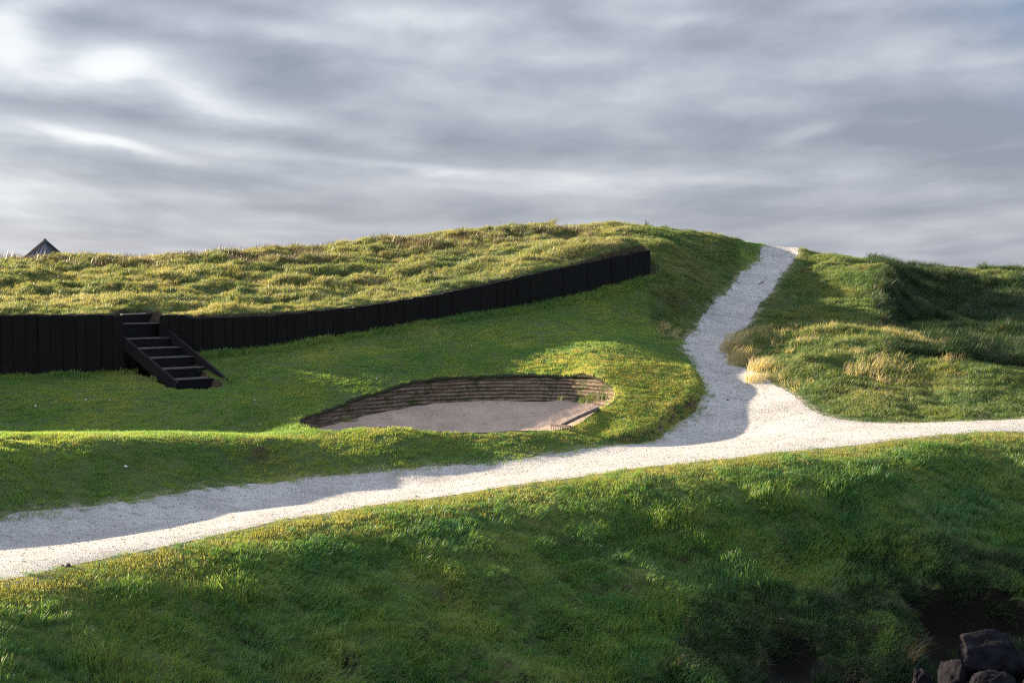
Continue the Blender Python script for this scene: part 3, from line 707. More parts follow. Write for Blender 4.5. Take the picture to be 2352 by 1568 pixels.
# ------------------------------------------------------------------ round building with a conical seamed roof, far behind the hill
def build_pavilion():
    Y = 95.0; ap = at(103, 550, Y); z0 = 0.6; root = empty('round_pavilion', (ap[0], ap[1], z0))
    tag(root, 'grey conical seamed metal roof showing above the grassy hill', 'building')
    hz = ap[2] - z0; seg = 22; rr = 2.55; drop = rr * 0.93
    bm = bmesh.new(); top = bm.verts.new((0, 0, hz)); ring = [bm.verts.new((rr * math.cos(2 * math.pi * k / seg), rr * math.sin(2 * math.pi * k / seg), hz - drop)) for k in range(seg)]
    low = [bm.verts.new((rr * math.cos(2 * math.pi * k / seg), rr * math.sin(2 * math.pi * k / seg), hz - drop - 0.1)) for k in range(seg)]
    for k in range(seg): bm.faces.new((top, ring[k], ring[(k + 1) % seg])); bm.faces.new((ring[k], low[k], low[(k + 1) % seg], ring[(k + 1) % seg]))
    bm.faces.new(low[::-1])
    roof = obj('roof', bm, mat_plain('zinc_roof', (0.115, 0.12, 0.145), 0.35, 0.6, 3, 0.15, 0.0), root)
    bm = bmesh.new()
    for k in range(seg):
        a = 2 * math.pi * k / seg; d = Vector((math.cos(a), math.sin(a), 0))
        beam(bm, d * 0.06 + Vector((0, 0, hz - 0.035)), d * (rr + 0.02) + Vector((0, 0, hz - drop + 0.025)), 0.045, 0.07)
    obj('seams', bm, mat_plain('dark_seam', (0.018, 0.02, 0.026), 0.5), roof)
    bm = bmesh.new(); bmesh.ops.create_cone(bm, segments=seg, radius1=0.30, radius2=0.02, depth=0.30, cap_ends=True); bmesh.ops.translate(bm, verts=bm.verts, vec=(0, 0, hz - 0.07))
    obj('roof_cap', bm, mat_plain('dark_cap', (0.03, 0.033, 0.045), 0.5), roof)
    bm = bmesh.new(); bmesh.ops.create_cone(bm, segments=seg, radius1=2.25, radius2=2.25, depth=hz - drop, cap_ends=True); bmesh.ops.translate(bm, verts=bm.verts, vec=(0, 0, (hz - drop) / 2 - 0.02))
    obj('wall', bm, mat_plain('rendered_wall', (0.5, 0.48, 0.44)), root)
build_pavilion()

# ------------------------------------------------------------------ rake lying at the bunker edge
def build_rake():
    a = at(1289, 985, 31.05); b = at(1374, 945, 32.25); a[2] = h1(a[0], a[1]) + 0.06; b[2] = h1(b[0], b[1]) + 0.05
    root = empty('bunker_rake', tuple(a)); tag(root, 'wooden bunker rake lying along the right rim of the sand', 'rake')
    inv = Matrix.Translation(root.location).inverted()
    wood = mat_timber('rake_wood', (0.20, 0.17, 0.15), (0.5, 0.5, 1))
    bm = bmesh.new(); tube(bm, [a, (a + b) / 2 + np.array([0, 0, 0.012]), b], 0.042, 8); bm.transform(inv); obj('handle', bm, wood, root, True)
    d = (b - a) / np.linalg.norm(b - a); s_ = np.array([-d[1], d[0], 0]); s_ /= np.linalg.norm(s_)
    h0 = a - d * 0.02; bm = bmesh.new(); beam(bm, h0 - s_ * 0.26 + np.array([0, 0, 0.0]), h0 + s_ * 0.26, 0.05, 0.05); bm.transform(inv); head = obj('head', bm, wood, root)
    bm = bmesh.new()
    for k in range(9):
        p = h0 + s_ * (-0.24 + 0.06 * k); tube(bm, [p + np.array([0, 0, 0.02]), p + np.array([0, 0, -0.09]) - d * 0.02], 0.009, 5)
    bm.transform(inv); obj('tines', bm, wood, head)
build_rake()

# ------------------------------------------------------------------ boulders at the water's edge
M_ROCK = mat_plain('shade_darkened_rock', (0.010, 0.010, 0.013), 0.9, 0, 3.5, 0.6, 0.08, 0.05)  # near black base colour carries the shade of the hollow
def rock(px, py, Y, size, seed, label, rot=(0, 0, 0), group='boulders below the turf bank', sink=0.0):
    r = random.Random(seed); c = at(px, py, Y); bm = bmesh.new()
    bmesh.ops.create_icosphere(bm, subdivisions=5, radius=1.0)
    planes = [(Vector((r.uniform(-1, 1), r.uniform(-1, 1), r.uniform(-0.7, 1))).normalized(), r.uniform(0.5, 0.84)) for _ in range(16)]
    for v in bm.verts:
        p = v.co.copy()
        for nrm, dd in planes:
            k = p.dot(nrm) - dd
            if k > 0: p -= nrm * k * 0.85
        p += v.co.normalized() * 0.085 * mnoise.fractal(v.co * 2.3 + Vector((seed, 0, 0)), 0.8, 2.1, 5)
        v.co = Vector((p.x * size[0], p.y * size[1], p.z * size[2]))
    bmesh.ops.rotate(bm, verts=bm.verts, matrix=Matrix.Rotation(rot[2], 3, 'Z') @ Matrix.Rotation(rot[1], 3, 'Y') @ Matrix.Rotation(rot[0], 3, 'X'))
    o = obj('boulder', bm, M_ROCK, None, True); o.location = (c[0], c[1], c[2] - 0.16); tag(o, label, 'rock', group)
rock(2285, 1500, 21.9, (0.74, 0.5, 0.50), 3, 'largest dark boulder with a rounded top, under the grassy overhang', (0.1, 0.25, 0.1))
rock(2268, 1556, 20.3, (0.42, 0.38, 0.40), 12, 'flat bluish grey slab below the largest boulder', (0.35, 0.15, 0.5))
rock(2188, 1538, 20.9, (0.26, 0.30, 0.42), 8, 'small dark rock left of the largest boulder')
rock(2118, 1562, 20.6, (0.20, 0.22, 0.42), 21, 'upright grey rock beside the hanging grass', (0.2, -0.3, 0))
rock(2390, 1570, 20.8, (0.45, 0.4, 0.45), 31, 'dark rock cut by the right edge of the picture')
rock(2190, 1600, 19.6, (0.34, 0.3, 0.4), 44, 'low dark rock at the bottom edge between the slab and the upright rock')

# ------------------------------------------------------------------ little things on the grass and the path
M_WHITE = mat_plain('white_litter', (0.62, 0.64, 0.62), 0.6, 0, 20, 0.15)
def ground_pt(px, py, y0=15.0, y1=60.0):
    d = ray(px, py); ys = np.arange(y0, y1, 0.04); t = ys / d[1]; z = H(d[0] * t, ys); k = np.where(CAM_H + d[2] * t < z)[0]
    k = k[0] if len(k) else -1; return np.array([d[0] * t[k], ys[k], z[k]])
def pebble(name, px, py, s, mat, label, cat, group, flat=0.6, seed=0, lift=0.3):
    r = random.Random(seed + int(px)); p = ground_pt(px, py); bm = bmesh.new(); bmesh.ops.create_icosphere(bm, subdivisions=2, radius=1)
    for v in bm.verts:
        v.co *= 1 + 0.25 * mnoise.noise(v.co * 1.7 + Vector((px, py, 0))); v.co = Vector((v.co.x * s * r.uniform(0.9, 1.1), v.co.y * s * 0.8, v.co.z * s * flat))
    o = obj(name, bm, mat, None, True); o.location = (p[0], p[1], p[2] + s * lift); o.rotation_euler = (r.uniform(-.3, .3), r.uniform(-.3, .3), r.uniform(0, 6)); tag(o, label, cat, group)
WHITE = [(289, 1077, 0.035, 'white stone on the shaded bank of the left ridge'), (82, 937, 0.030, 'white shell on the lawn below the tall wall, leftmost'), (197, 921, 0.026, 'white shell on the lawn just left of the steps'),
         (252, 921, 0.020, 'small white shell on the lawn close to the steps, between two others'), (585, 922, 0.022, 'small white shell on the lawn nearest the foot of the steps'), (597, 979, 0.020, 'white shell on the lawn left of the bunker tip'),
         (866, 873, 0.022, 'white shell on the lawn above the left half of the bunker'), (900, 862, 0.018, 'small white shell on the lawn midway between wall and bunker'), (1083, 796, 0.022, 'white shell on the lawn under the rising wall'), (1524, 636, 0.035, 'white shell on the bank beyond the end of the wall')]
for px, py, s_, lb in WHITE: pebble('white_shell', px, py, s_, M_WHITE, lb, 'shell', 'white shells on the grass', lift=1.2)
M_DARK = mat_plain('dark_stone', (0.05, 0.048, 0.05), 0.7)
DARK = [(156, 1302, 0.05, 'dark pebble on the path at the far left, larger of a pair'), (143, 1301, 0.028, 'dark pebble on the path at the far left, smaller of a pair'), (343, 1270, 0.03, 'dark pebble mid path above the sunlit edge'), (605, 1228, 0.03, 'dark pebble on the lower left of the path'),
        (903, 1218, 0.028, 'dark pebble on the near edge of the path'), (957, 1143, 0.034, 'dark pebble on the shaded half of the path, left of the bunker end'), (1307, 1121, 0.034, 'dark pebble on the shaded path below the bunker'),
        (1336, 1122, 0.022, 'tiny dark pebble just right of another below the bunker'), (1470, 1127, 0.034, 'dark pebble on the sunlit near edge below the lawn corner'), (1698, 1011, 0.03, 'dark pebble in the middle of the path junction'),
        (1671, 920, 0.034, 'dark pebble on the shaded branch beside the turf step'), (1703, 919, 0.024, 'small dark pebble on the shaded branch nearer the right hand grass'), (1790, 1003, 0.028, 'dark pebble on the sunlit junction, right side'), (2084, 1045, 0.02, 'dark pebble on the near edge of the right hand path')]
for px, py, s_, lb in DARK: pebble('dark_pebble', px, py, s_, M_DARK, lb, 'pebble', 'dark pebbles on the path', lift=0.5)
def stick(px0, py0, px1, py1, r, label, bow=0.03):
    a = ground_pt(px0, py0); b = ground_pt(px1, py1); m_ = (a + b) / 2; m_[2] += bow; m_[0] += 0.03
    bm = bmesh.new(); tube(bm, [a + np.array([0, 0, r]), m_, b + np.array([0, 0, r + 0.01])], [r, r * 0.8, r * 0.4], 5)
    tag(obj('twig', bm, mat_plain('dry_twig', (0.07, 0.05, 0.035))), label, 'twig')
stick(1741, 655, 1756, 646, 0.018, 'dark twig lying on the upper path near the crest')

# ------------------------------------------------------------------ grass

def patch(name, mat, count, radius, h, wd, lean, wind, seed, curl=0.6, hv=0.45):
    """one small tuft of separate blades: three faces each, standing on a disc"""
    r = np.random.default_rng(seed); n = count
    rad = radius * np.sqrt(r.random(n)); th = r.random(n) * 2 * np.pi
    bx, by = rad * np.cos(th), rad * np.sin(th)
    hh = h * (1 - hv + 2 * hv * r.random(n)); a = r.random(n) * 2 * np.pi; l = lean * np.abs(r.normal(0, 1, n))
    dx = np.cos(a) * l + wind * (0.6 + 0.8 * r.random(n)); dy = np.sin(a) * l
    fa = r.random(n) * np.pi; wx, wy = np.cos(fa) * wd / 2, np.sin(fa) * wd / 2
    def lvl(t, wk): 
        cx = bx + dx * hh * (t ** (1 + curl)); cy = by + dy * hh * (t ** (1 + curl)); cz = hh * t * (1 - 0.25 * t * np.minimum(1, np.hypot(dx, dy)))
        return np.stack([cx - wx * wk, cy - wy * wk, cz], 1), np.stack([cx + wx * wk, cy + wy * wk, cz], 1)
    l0, r0 = lvl(0.0, 1.0); l1, r1 = lvl(0.4, 0.9); l2, r2 = lvl(0.75, 0.6); tip, _ = lvl(1.0, 0.0)
    l0[:, 2] -= 0.02; r0[:, 2] -= 0.02
    V = np.concatenate([l0, r0, l1, r1, l2, r2, tip]); i = np.arange(n)
    q = np.concatenate([np.stack([i, i + n, i + 3 * n, i + 2 * n], 1), np.stack([i + 2 * n, i + 3 * n, i + 5 * n, i + 4 * n], 1)])
    t3 = np.stack([i + 4 * n, i + 5 * n, i + 6 * n], 1)
    o = mesh_np(name, V, q, mat, F3=t3); C.objects.unlink(o); return o

def scatter(name, label, X, Y, Z, scl, spin, tiltx, tilty, pick, sources, kind='stuff', nrm=0.5):
    """points carrying rotation, size and variant; the tufts stand on them"""
    col = bpy.data.collections.new(name + "_kinds"); 
    for o in sources: col.objects.link(o)
    sx, sy = slope(X, Y); nx, ny = -sx * nrm + tiltx, -sy * nrm + tilty
    L = np.sqrt(nx * nx + ny * ny + 1); c3 = np.stack([nx / L, ny / L, 1 / L], 1)
    e1 = np.stack([np.cos(spin), np.sin(spin), np.zeros_like(spin)], 1); e1 = e1 - c3 * (e1 * c3).sum(1)[:, None]; e1 /= np.linalg.norm(e1, axis=1)[:, None]
    e2 = np.cross(c3, e1)
    rot = np.stack([np.arctan2(e2[:, 2], c3[:, 2]), -np.arcsin(np.clip(e1[:, 2], -1, 1)), np.arctan2(e1[:, 1], e1[:, 0])], 1)
    me = bpy.data.meshes.new(name); n = len(X); me.vertices.add(n); me.vertices.foreach_set('co', np.stack([X, Y, Z], 1).astype(np.float32).ravel())
    for nm, ty, dat, key in (('rot', 'FLOAT_VECTOR', rot, 'vector'), ('scl', 'FLOAT', scl, 'value'), ('pick', 'INT', pick, 'value')):
        at_ = me.attributes.new(nm, ty, 'POINT'); at_.data.foreach_set(key, np.asarray(dat, np.int32 if ty == 'INT' else np.float32).ravel())
    o = bpy.data.objects.new(name, me); C.objects.link(o)
    g = bpy.data.node_groups.new(name + "_nodes", 'GeometryNodeTree'); g.is_modifier = True
    g.interface.new_socket('Geometry', in_out='INPUT', socket_type='NodeSocketGeometry'); g.interface.new_socket('Geometry', in_out='OUTPUT', socket_type='NodeSocketGeometry')
    N = g.nodes; gi = N.new('NodeGroupInput'); go = N.new('NodeGroupOutput'); ip = N.new('GeometryNodeInstanceOnPoints'); ci = N.new('GeometryNodeCollectionInfo')
    ci.inputs['Collection'].default_value = col; ci.inputs['Separate Children'].default_value = True; ci.inputs['Reset Children'].default_value = True
    def na(nm, ty):
        k = N.new('GeometryNodeInputNamedAttribute'); k.data_type = ty; k.inputs['Name'].default_value = nm; return next(x for x in k.outputs if x.enabled and x.name == 'Attribute')
    e2r = N.new('FunctionNodeEulerToRotation')
    g.links.new(na('rot', 'FLOAT_VECTOR'), e2r.inputs[0]); g.links.new(e2r.outputs[0], ip.inputs['Rotation'])
    g.links.new(gi.outputs[0], ip.inputs['Points']); g.links.new(ci.outputs[0], ip.inputs['Instance']); ip.inputs['Pick Instance'].default_value = True
    g.links.new(na('pick', 'INT'), ip.inputs['Instance Index']); g.links.new(na('scl', 'FLOAT'), ip.inputs['Scale']); g.links.new(ip.outputs[0], go.inputs[0])
    md = o.modifiers.new('tufts', 'NODES'); md.node_group = g
    tag(o, label, None, None, kind); return o

def candidates(dens, y0, y1, margin=1.2, seed=0):
    r = np.random.default_rng(seed); area = 0.5 * (y1 ** 2 - y0 ** 2) * 2 * 0.36 + 2 * margin * (y1 - y0); n = int(area * dens)
    y = np.sqrt(r.random(n) * (y1 ** 2 - y0 ** 2) + y0 ** 2); x = (r.random(n) * 2 - 1) * (0.36 * y + margin); return x, y

BRANCH_X = lambda y: np.interp(y, [30, 33, 35, 37, 40, 42.6, 46.4, 50.2, 54, 60], [6.0, 5.6, 5.4, 5.9, 6.0, 6.7, 7.6, 8.9, 10.2, 12])
NEAR_Y = lambda x: np.interp(x, [-30, -7, 0, 5, 13, 30], [8, 20.4, 27.3, 29.5, 31.2, 33])      # middle line of the main path
def field(dens, y0, y1, seed, zone):
    x, y = candidates(dens, y0, y1, seed=seed)
    dp = sdf(PATH_R, x, y); j = 0.10 * fbm(x * 3.1, y * 3.1, 17, 3) * 2
    db = np.full(x.shape, 9.0); m = (np.abs(x) < 6) & (y > 28) & (y < 38); db[m] = sdf(BUNKER, x[m], y[m])
    ds = sdf(STAIR_FOOT, x, y); dh = sdf(HILL_POLY, x, y)
    past = (x > WEND[0] - 0.1)
    keep = (dp + j + 0.22 * np.random.default_rng(seed + 3).random(len(x)) ** 3 > 0.02) & (db > 0.03) & (ds > 0.03) & ((dh < -0.10) | (dh > 0.07) | past)
    x, y, dp, db, dh = x[keep], y[keep], dp[keep], db[keep], dh[keep]
    front = y < NEAR_Y(x); ridge = ~front & (y < 29.9) & (x < 4)
    spur = past[keep] & (dh > -1.6 + 1.5 * fbm(x * 0.7, y * 0.7, 77, 2)) & (dh < 3.5) & (x < BRANCH_X(y)); hill = (dh < 0) & ~spur; right = ((x > BRANCH_X(y)) | spur) & ~front  # spur takes the darker slope grass to paint its shade
    bank = sdf(BANK_POLY, x, y) < 0.25
    if zone == 'front': k = front & ~bank
    elif zone == 'bank': k = front & (sdf(BANK_POLY, x, y) < 1.1)
    elif zone == 'hill': k = hill & ~front & ~right
    elif zone == 'right': k = right
    else: k = ~front & ~hill & ~right
    sx, sy = slope(x, y); k = k & (zone == 'hill') | k & ((np.hypot(sx, sy) < 1.6) | (np.random.default_rng(seed + 2).random(len(x)) < 0.45))
    return x[k], y[k], dp[k], db[k], dh[k]

LUSH = [(0.34, (0.034, 0.110, 0.052)), (0.45, (0.072, 0.195, 0.070)), (0.57, (0.150, 0.260, 0.080)), (0.72, (0.30, 0.33, 0.12))]
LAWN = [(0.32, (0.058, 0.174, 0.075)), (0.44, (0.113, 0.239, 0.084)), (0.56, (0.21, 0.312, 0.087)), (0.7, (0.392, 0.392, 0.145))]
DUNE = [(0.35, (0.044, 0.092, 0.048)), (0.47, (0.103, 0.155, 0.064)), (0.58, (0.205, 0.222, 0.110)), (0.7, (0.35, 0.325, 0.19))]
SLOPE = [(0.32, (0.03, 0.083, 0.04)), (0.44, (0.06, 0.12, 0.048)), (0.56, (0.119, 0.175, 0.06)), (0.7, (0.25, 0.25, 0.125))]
DRYC = [(0.3, (0.28, 0.23, 0.14)), (0.55, (0.46, 0.40, 0.27)), (0.75, (0.56, 0.50, 0.37))]
MG_FRONT = mat_blade('lush_grass_blades', LUSH, 0.75, (0.20, 0.18, 0.07), (0.70, 0.86))
MG_LAWN = mat_blade('mown_grass_blades', LAWN, 0.45, (0.26, 0.22, 0.10), (0.62, 0.78), seed=4, isl_w=0.12)
MG_DUNE = mat_blade('dune_grass_blades', DUNE, 0.50, (0.35, 0.305, 0.22), (0.56, 0.74), seed=9)
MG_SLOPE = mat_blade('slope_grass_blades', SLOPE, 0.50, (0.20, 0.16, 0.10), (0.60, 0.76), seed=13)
MG_DRY = mat_blade('dry_marram_blades', DRYC, 0.9, seed=3)

def kinds(name, mat, k, *a, **kw): return [patch(f'{name}_tuft', mat, *a, seed=100 + i * 7 + len(name), **kw) for i in range(k)]
def lay(name, label, zone, dens, y0, y1, mat, seed, cnt, rad, h, wd, lean, wind, size, spin=0.7, tilt=0.18, curl=0.6, extra=None):
    x, y, dp, db, dh = field(dens, y0, y1, seed, zone)
    if extra: k = extra(x, y, dp, db, dh, np.random.default_rng(seed + 5)); x, y, dp, db, dh = x[k], y[k], dp[k], db[k], dh[k]
    r = np.random.default_rng(seed + 9); n = len(x)
    sc = size(x, y, dp, db, dh) * (0.8 + 0.4 * r.random(n))
    tx = tilt * (fbm(x * 0.9, y * 0.9, 22, 3) * 2) + 0.06 * r.normal(0, 1, n); ty = tilt * (fbm(x * 0.9, y * 0.9, 26, 3) * 2) + 0.06 * r.normal(0, 1, n)
    print(name, n)
    scatter(name, label, x, y, H(x, y) - 0.004, sc, (r.random(n) * 2 - 1) * spin, tx, ty, r.integers(0, 6, n), kinds(name, mat, 6, cnt, rad, h, wd, lean, wind, curl=curl))

def tuft_scale(x, y, f=0.8, lo=0.7, hi=1.5, seed=35): return lo + (hi - lo) * np.clip(fbm(x * f, y * f, seed, 3, 0.6) + 0.5, 0, 1)
if not DRAFT:
    lay('bank_grass', 'lush green grass on the near bank below the white path', 'front', 85, 14.8, 32, MG_FRONT, 1, 58, 0.15, 0.082, 0.0068, 0.45, 0.30,
        lambda x, y, dp, db, dh: tuft_scale(x, y, 1.5, 0.25, 1.95) * (0.35 + 0.65 * smooth(0.0, 1.5, dp)), tilt=0.85)
    lay('lawn_grass', 'short mown grass of the lawn and the ridge beside the path', 'lawn', 52, 22, 58, MG_LAWN, 2, 84, 0.17, 0.045, 0.0072, 0.38, 0.20,
        lambda x, y, dp, db, dh: tuft_scale(x, y, 1.2, 0.75, 1.35) * (0.8 + 1.3 * smooth(0.6, 0.0, dh) * (dh > 0)), tilt=0.2)
    lay('dune_grass', 'tussocky pale and green grass covering the hill above the wall', 'hill', 46, 32, 60, MG_DUNE, 3, 64, 0.19, 0.095, 0.008, 0.5, 0.45,
        lambda x, y, dp, db, dh: tuft_scale(x, y, 0.9, 0.6, 1.5) * (0.55 + 0.45 * smooth(0.0, 1.0, -dh)), tilt=0.7)
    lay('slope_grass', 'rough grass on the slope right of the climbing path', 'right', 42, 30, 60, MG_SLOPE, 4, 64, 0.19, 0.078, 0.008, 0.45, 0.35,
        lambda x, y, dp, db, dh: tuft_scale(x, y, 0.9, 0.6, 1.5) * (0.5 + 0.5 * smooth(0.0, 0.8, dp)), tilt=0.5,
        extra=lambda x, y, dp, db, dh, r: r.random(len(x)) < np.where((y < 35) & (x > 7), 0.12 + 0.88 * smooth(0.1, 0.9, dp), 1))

if not DRAFT:
    MG_MARGIN = mat_blade('worn_sun_painted_blades', [(0.3, (0.13, 0.17, 0.05)), (0.5, (0.24, 0.25, 0.085)), (0.65, (0.35, 0.34, 0.18))], 0.8, seed=21)  # dry worn colour, its yellow also stands in for sunlight
    lay('margin_grass', 'thin dry grass at the trodden edge of the path, its yellow partly painted sunlight', 'front', 100, 14.8, 34, MG_MARGIN, 6, 50, 0.13, 0.040, 0.006, 0.5, 0.2,
        lambda x, y, dp, db, dh: 0.7 + 0.5 * smooth(0, 0.5, dp), extra=lambda x, y, dp, db, dh, r: r.random(len(x)) < smooth(1.5, 0.05, dp))
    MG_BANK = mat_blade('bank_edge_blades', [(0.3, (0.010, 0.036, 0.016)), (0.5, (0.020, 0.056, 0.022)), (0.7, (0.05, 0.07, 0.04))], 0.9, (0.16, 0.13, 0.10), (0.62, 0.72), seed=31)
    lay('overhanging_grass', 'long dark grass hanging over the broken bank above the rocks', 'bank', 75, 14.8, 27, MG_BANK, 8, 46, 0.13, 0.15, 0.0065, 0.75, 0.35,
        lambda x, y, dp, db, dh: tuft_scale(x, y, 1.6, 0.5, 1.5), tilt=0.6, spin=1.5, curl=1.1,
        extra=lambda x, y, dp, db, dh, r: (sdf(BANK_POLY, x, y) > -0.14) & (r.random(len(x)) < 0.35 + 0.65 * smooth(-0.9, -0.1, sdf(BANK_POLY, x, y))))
    # white grit: pebbles strewn on the path and into its grassy edges
    def grit(name, label, n, mat, s0, s1, spread, seed):
        r = np.random.default_rng(seed); x, y = candidates(n, 16, 56, seed=seed); dp = sdf(PATH_R, x, y)
        k = (dp < spread) & (r.random(len(x)) < np.where(dp < 0, 1.0, np.exp(-np.clip(dp, 0, 9) / (spread * 0.33)))); x, y = x[k], y[k]
        srcs = []
        for i in range(4):
            bm = bmesh.new(); bmesh.ops.create_icosphere(bm, subdivisions=1, radius=1)
            for v in bm.verts: v.co *= 1 + 0.3 * mnoise.noise(v.co * 1.3 + Vector((i * 7, 0, 0))); v.co.z *= 0.6
            o = obj(name + '_stone', bm, mat); C.objects.unlink(o); srcs.append(o)
        m = len(x); z = H(x, y) + np.where(dp[k] < 0, 0.018, 0.03)
        scatter(name, label, x, y, z, s0 + (s1 - s0) * r.random(m) ** 3, r.random(m) * 6, r.normal(0, .3, m), r.normal(0, .3, m), r.integers(0, 4, m), srcs)
    grit('pale_gravel', 'loose white shell grit strewn over the path and its edges', 330, mat_plain('white_grit', (0.58, 0.57, 0.55), 0.8, 0, 9, 0.2), 0.003, 0.009, 0.32, 41)
    grit('dark_gravel', 'small dark chips and debris scattered over the white path', 60, mat_plain('dark_grit', (0.16, 0.15, 0.14), 0.8, 0, 9, 0.4), 0.004, 0.013, 0.12, 43)

    # pale dry stalks in the right hand grass, also painting its sunlit patch bright, brown heathery stems along the crest
    lay('dry_stalks', 'pale dry grass stalks standing through the sunny right hand slope', 'right', 15, 31, 43, MG_DRY, 51, 16, 0.16, 0.22, 0.0075, 0.55, 0.45,
        lambda x, y, dp, db, dh: tuft_scale(x, y, 1.1, 0.5, 1.3), tilt=0.5, spin=1.2, curl=0.9,
        extra=lambda x, y, dp, db, dh, r: (fbm(x * 0.9, y * 0.9, 58, 3) > -0.02) & (x < 10.0 + 0.4 * (y - 33)) & (y > 34 + 0.2 * x))
    MG_HEATH = mat_blade('brown_stem_blades', [(0.3, (0.055, 0.040, 0.025)), (0.5, (0.11, 0.085, 0.05)), (0.7, (0.20, 0.16, 0.09))], 1.2, transl=0.15, seed=61)
    lay('crest_heather', 'brown heathery stems fringing the crest of the grass hill', 'hill', 22, 44, 58, MG_HEATH, 53, 26, 0.16, 0.19, 0.008, 0.35, 0.1,
        lambda x, y, dp, db, dh: tuft_scale(x, y, 0.7, 0.6, 1.4), extra=lambda x, y, dp, db, dh, r: (np.abs(y - (50.6 + 0.42 * x)) < 2.0) & (fbm(x * 0.5, y * 0.5, 66, 2) > -0.08) & (x < 3))

def tuft(px, py, h, n, rad, mat, name, label, cat='grass tuft', group=None, lean=0.45, wind=0.5, seed=1, Y=None, wd=0.008, up=0.0):
    p = ground_pt(px, py) if Y is None else at(px, py, Y)
    if Y is not None: p[2] = h1(p[0], p[1])
    o = patch(name, mat, n, rad, h, wd, lean, wind, seed, curl=0.9, hv=0.4); C.objects.link(o); o.location = (p[0], p[1], p[2] + up)
    tag(o, label, cat, group); return o
M_TG = mat_blade('marram_blades', [(0.3, (0.07, 0.09, 0.03)), (0.5, (0.16, 0.15, 0.06)), (0.7, (0.28, 0.22, 0.11))], 2.0, seed=71)
tuft(1262, 520, 0.42, 130, 0.13, M_TG, 'marram_tuft', 'tallest tuft of marram leaning right on the crest of the hill', Y=54, seed=2, lean=0.25, wind=0.75)
for i, (px, py, h, rd, n, lb) in enumerate([
    (1676, 800, 0.50, 0.30, 330, 'pale dry tuft at the bend of the path, topmost of the clump'), (1700, 826, 0.44, 0.38, 380, 'broad pale dry tuft at the bend, just below the topmost one'),
    (1745, 842, 0.36, 0.34, 300, 'pale dry tuft of the clump reaching furthest from the path bend'), (1738, 868, 0.28, 0.30, 240, 'low pale tuft on the path edge below the others of the clump')]):
    tuft(px, py + 8, h, n, rd, MG_DRY, 'dry_tuft', lb, group='pale dry tufts at the bend of the path', seed=20 + i, lean=0.5, wind=0.35)
M_TWIG = mat_plain('bare_twig', (0.035, 0.028, 0.020))
def sprig(px, py, Y, h, seed, name, label, cat, spread=0.5, n=9):
    r = random.Random(seed); p = at(px, py, Y); p[2] = h1(p[0], p[1]); bm = bmesh.new()
    for k in range(n):
        a = r.uniform(0, 6.28); l = h * r.uniform(0.5, 1.1); q = Vector((0, 0, -0.05)); pts = [q]; d = Vector((math.cos(a) * spread * r.random(), math.sin(a) * spread * r.random(), 1)).normalized()
        for j in range(4):
            d = (d + Vector((r.uniform(-.35, .45), r.uniform(-.3, .3), r.uniform(-.1, .1)))).normalized(); pts.append(pts[-1] + d * l / 4)
        tube(bm, pts, [0.012, 0.011, 0.010, 0.008, 0.004], 4)
    o = obj(name, bm, M_TWIG); o.location = p; tag(o, label, cat)
sprig(1483, 522, 55, 0.36, 3, 'bare_shrub', 'small bare dark shrub on the crest above the wall end', 'shrub')
sprig(1572, 532, 55, 0.26, 9, 'bare_shrub', 'smaller bare sprig on the crest further right than the shrub above the wall end', 'shrub', 0.3, 5)
sprig(705, 560, 49.5, 0.32, 5, 'bare_shrub', 'thin bare sprig on the skyline over the left half of the hill', 'shrub', 0.25, 4)
M_REED = mat_blade('reed_blades', [(0.3, (0.022, 0.022, 0.014)), (0.6, (0.05, 0.044, 0.03))], 3.0, seed=80)
tuft(2085, 1535, 0.42, 34, 0.16, M_REED, 'reed_tuft', 'straw coloured reeds leaning right over the dark water edge', seed=40, lean=0.3, wind=0.7, wd=0.009)
tuft(1985, 1470, 0.25, 60, 0.2, M_REED, 'reed_tuft', 'shorter grey dry tuft left of the leaning reeds', seed=41, lean=0.6, wind=0.2, wd=0.008)

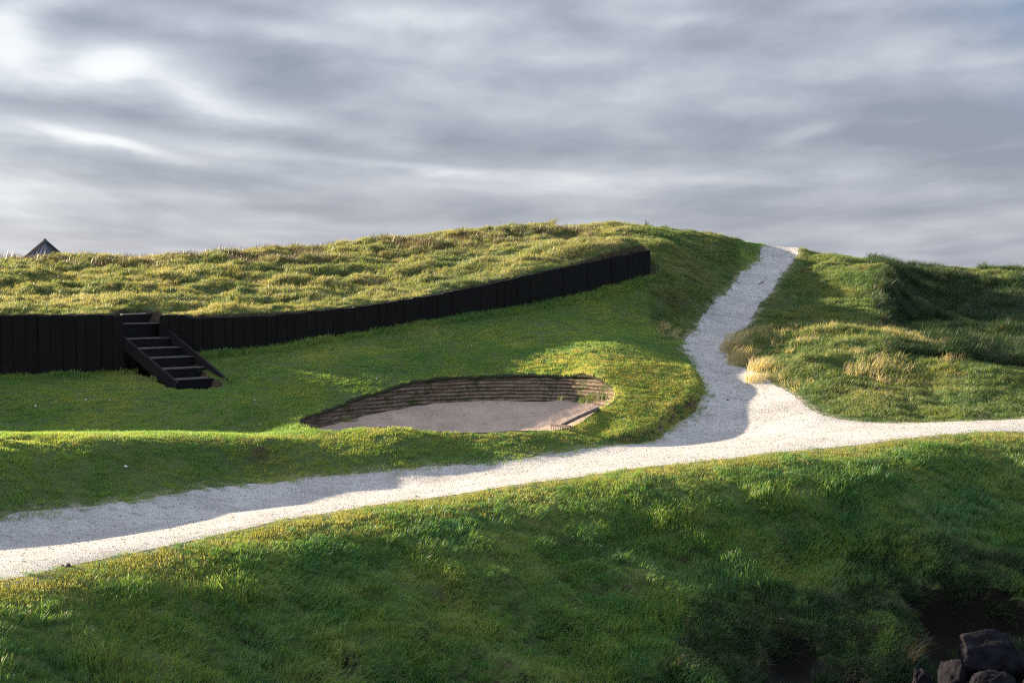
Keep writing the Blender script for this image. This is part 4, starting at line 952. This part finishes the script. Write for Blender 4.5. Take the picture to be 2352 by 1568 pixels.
if not DRAFT:
    rx = [at(px, py, Y)[:2] for px, py, Y in ((-300, 1003, 25.2), (0, 1002, 26.6), (300, 1001, 28.0), (600, 1004, 29.1), (900, 994, 29.8), (1200, 993, 30.2), (1400, 1000, 31.2))]
    ridge_y = lambda x: np.interp(x, [p[0] for p in rx], [p[1] for p in rx])
    lay('ridge_top_grass', 'short grass with sunlight painted into its colour, along the top of the ridge in front of the bunker', 'lawn', 90, 22, 33, MG_MARGIN, 77, 50, 0.14, 0.045, 0.0065, 0.45, 0.2,
        lambda x, y, dp, db, dh: 0.8 + 0 * x, extra=lambda x, y, dp, db, dh, r: r.random(len(x)) < 0.8 * np.exp(-((y - ridge_y(x) + 0.15) / 0.42) ** 2))  # pale tufts paint the sunlit band along the ridge top

    MG_SUN_PAINT = mat_blade('sun_painted_turf_blades', [(0.3, (0.24, 0.27, 0.07)), (0.5, (0.38, 0.37, 0.11)), (0.65, (0.48, 0.44, 0.20))], 0.9, seed=25, isl_w=0.14)  # bright yellow blades put sunlight into the colour of the lit lawn
    lay('worn_lawn_grass', 'short dry turf with sunlight painted into its colour, on the mound beside the bunker and path bend', 'lawn', 120, 30, 39, MG_SUN_PAINT, 78, 46, 0.15, 0.045, 0.0065, 0.45, 0.2,
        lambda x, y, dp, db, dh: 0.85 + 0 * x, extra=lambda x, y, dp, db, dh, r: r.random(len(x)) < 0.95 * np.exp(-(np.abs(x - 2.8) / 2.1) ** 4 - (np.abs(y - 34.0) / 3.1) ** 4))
    scarp_x = lambda y: at(2022, 640, 47)[0] + (y - 47) * 0.22
    lay('slope_scrub', 'long dark tangled grass in the hollow at the far right', 'right', 26, 34, 58, MG_BANK, 79, 60, 0.20, 0.26, 0.009, 0.7, 0.3,
        lambda x, y, dp, db, dh: tuft_scale(x, y, 1.0, 0.4, 1.7), tilt=0.8, spin=1.5, curl=1.0,
        extra=lambda x, y, dp, db, dh, r: (x > scarp_x(y) - 0.1) & (y > 38.5) & (fbm(x * 0.6, y * 0.6, 92, 2) > -0.12))

MG_WEED = mat_blade('weed_blades', [(0.3, (0.03, 0.06, 0.02)), (0.6, (0.07, 0.10, 0.035))], 3.0, seed=90)
for i, (px, py, Y, h, rd, n, lb) in enumerate([(1372, 914, 33.6, 0.16, 0.30, 170, 'largest green weed patch in the right corner of the bunker sand'), (1345, 922, 33.4, 0.12, 0.2, 90, 'green weeds at the left edge of the largest patch in the bunker corner'),
    (1291, 916, 33.8, 0.10, 0.10, 60, 'small round green weed on the sand under the stacked turf'), (800, 965, 31.9, 0.10, 0.22, 80, 'sparse weeds in the shaded left end of the bunker')]):
    p = at(px, py, Y); p[2] = 4 - (py - 640) * Y / F - 0.02
    o = patch('weed_tuft', MG_WEED, n, rd, h, 0.010, 0.7, 0.2, 200 + i, curl=0.9, hv=0.4); C.objects.link(o); o.location = p; tag(o, lb, 'weed', 'weeds growing in the bunker')

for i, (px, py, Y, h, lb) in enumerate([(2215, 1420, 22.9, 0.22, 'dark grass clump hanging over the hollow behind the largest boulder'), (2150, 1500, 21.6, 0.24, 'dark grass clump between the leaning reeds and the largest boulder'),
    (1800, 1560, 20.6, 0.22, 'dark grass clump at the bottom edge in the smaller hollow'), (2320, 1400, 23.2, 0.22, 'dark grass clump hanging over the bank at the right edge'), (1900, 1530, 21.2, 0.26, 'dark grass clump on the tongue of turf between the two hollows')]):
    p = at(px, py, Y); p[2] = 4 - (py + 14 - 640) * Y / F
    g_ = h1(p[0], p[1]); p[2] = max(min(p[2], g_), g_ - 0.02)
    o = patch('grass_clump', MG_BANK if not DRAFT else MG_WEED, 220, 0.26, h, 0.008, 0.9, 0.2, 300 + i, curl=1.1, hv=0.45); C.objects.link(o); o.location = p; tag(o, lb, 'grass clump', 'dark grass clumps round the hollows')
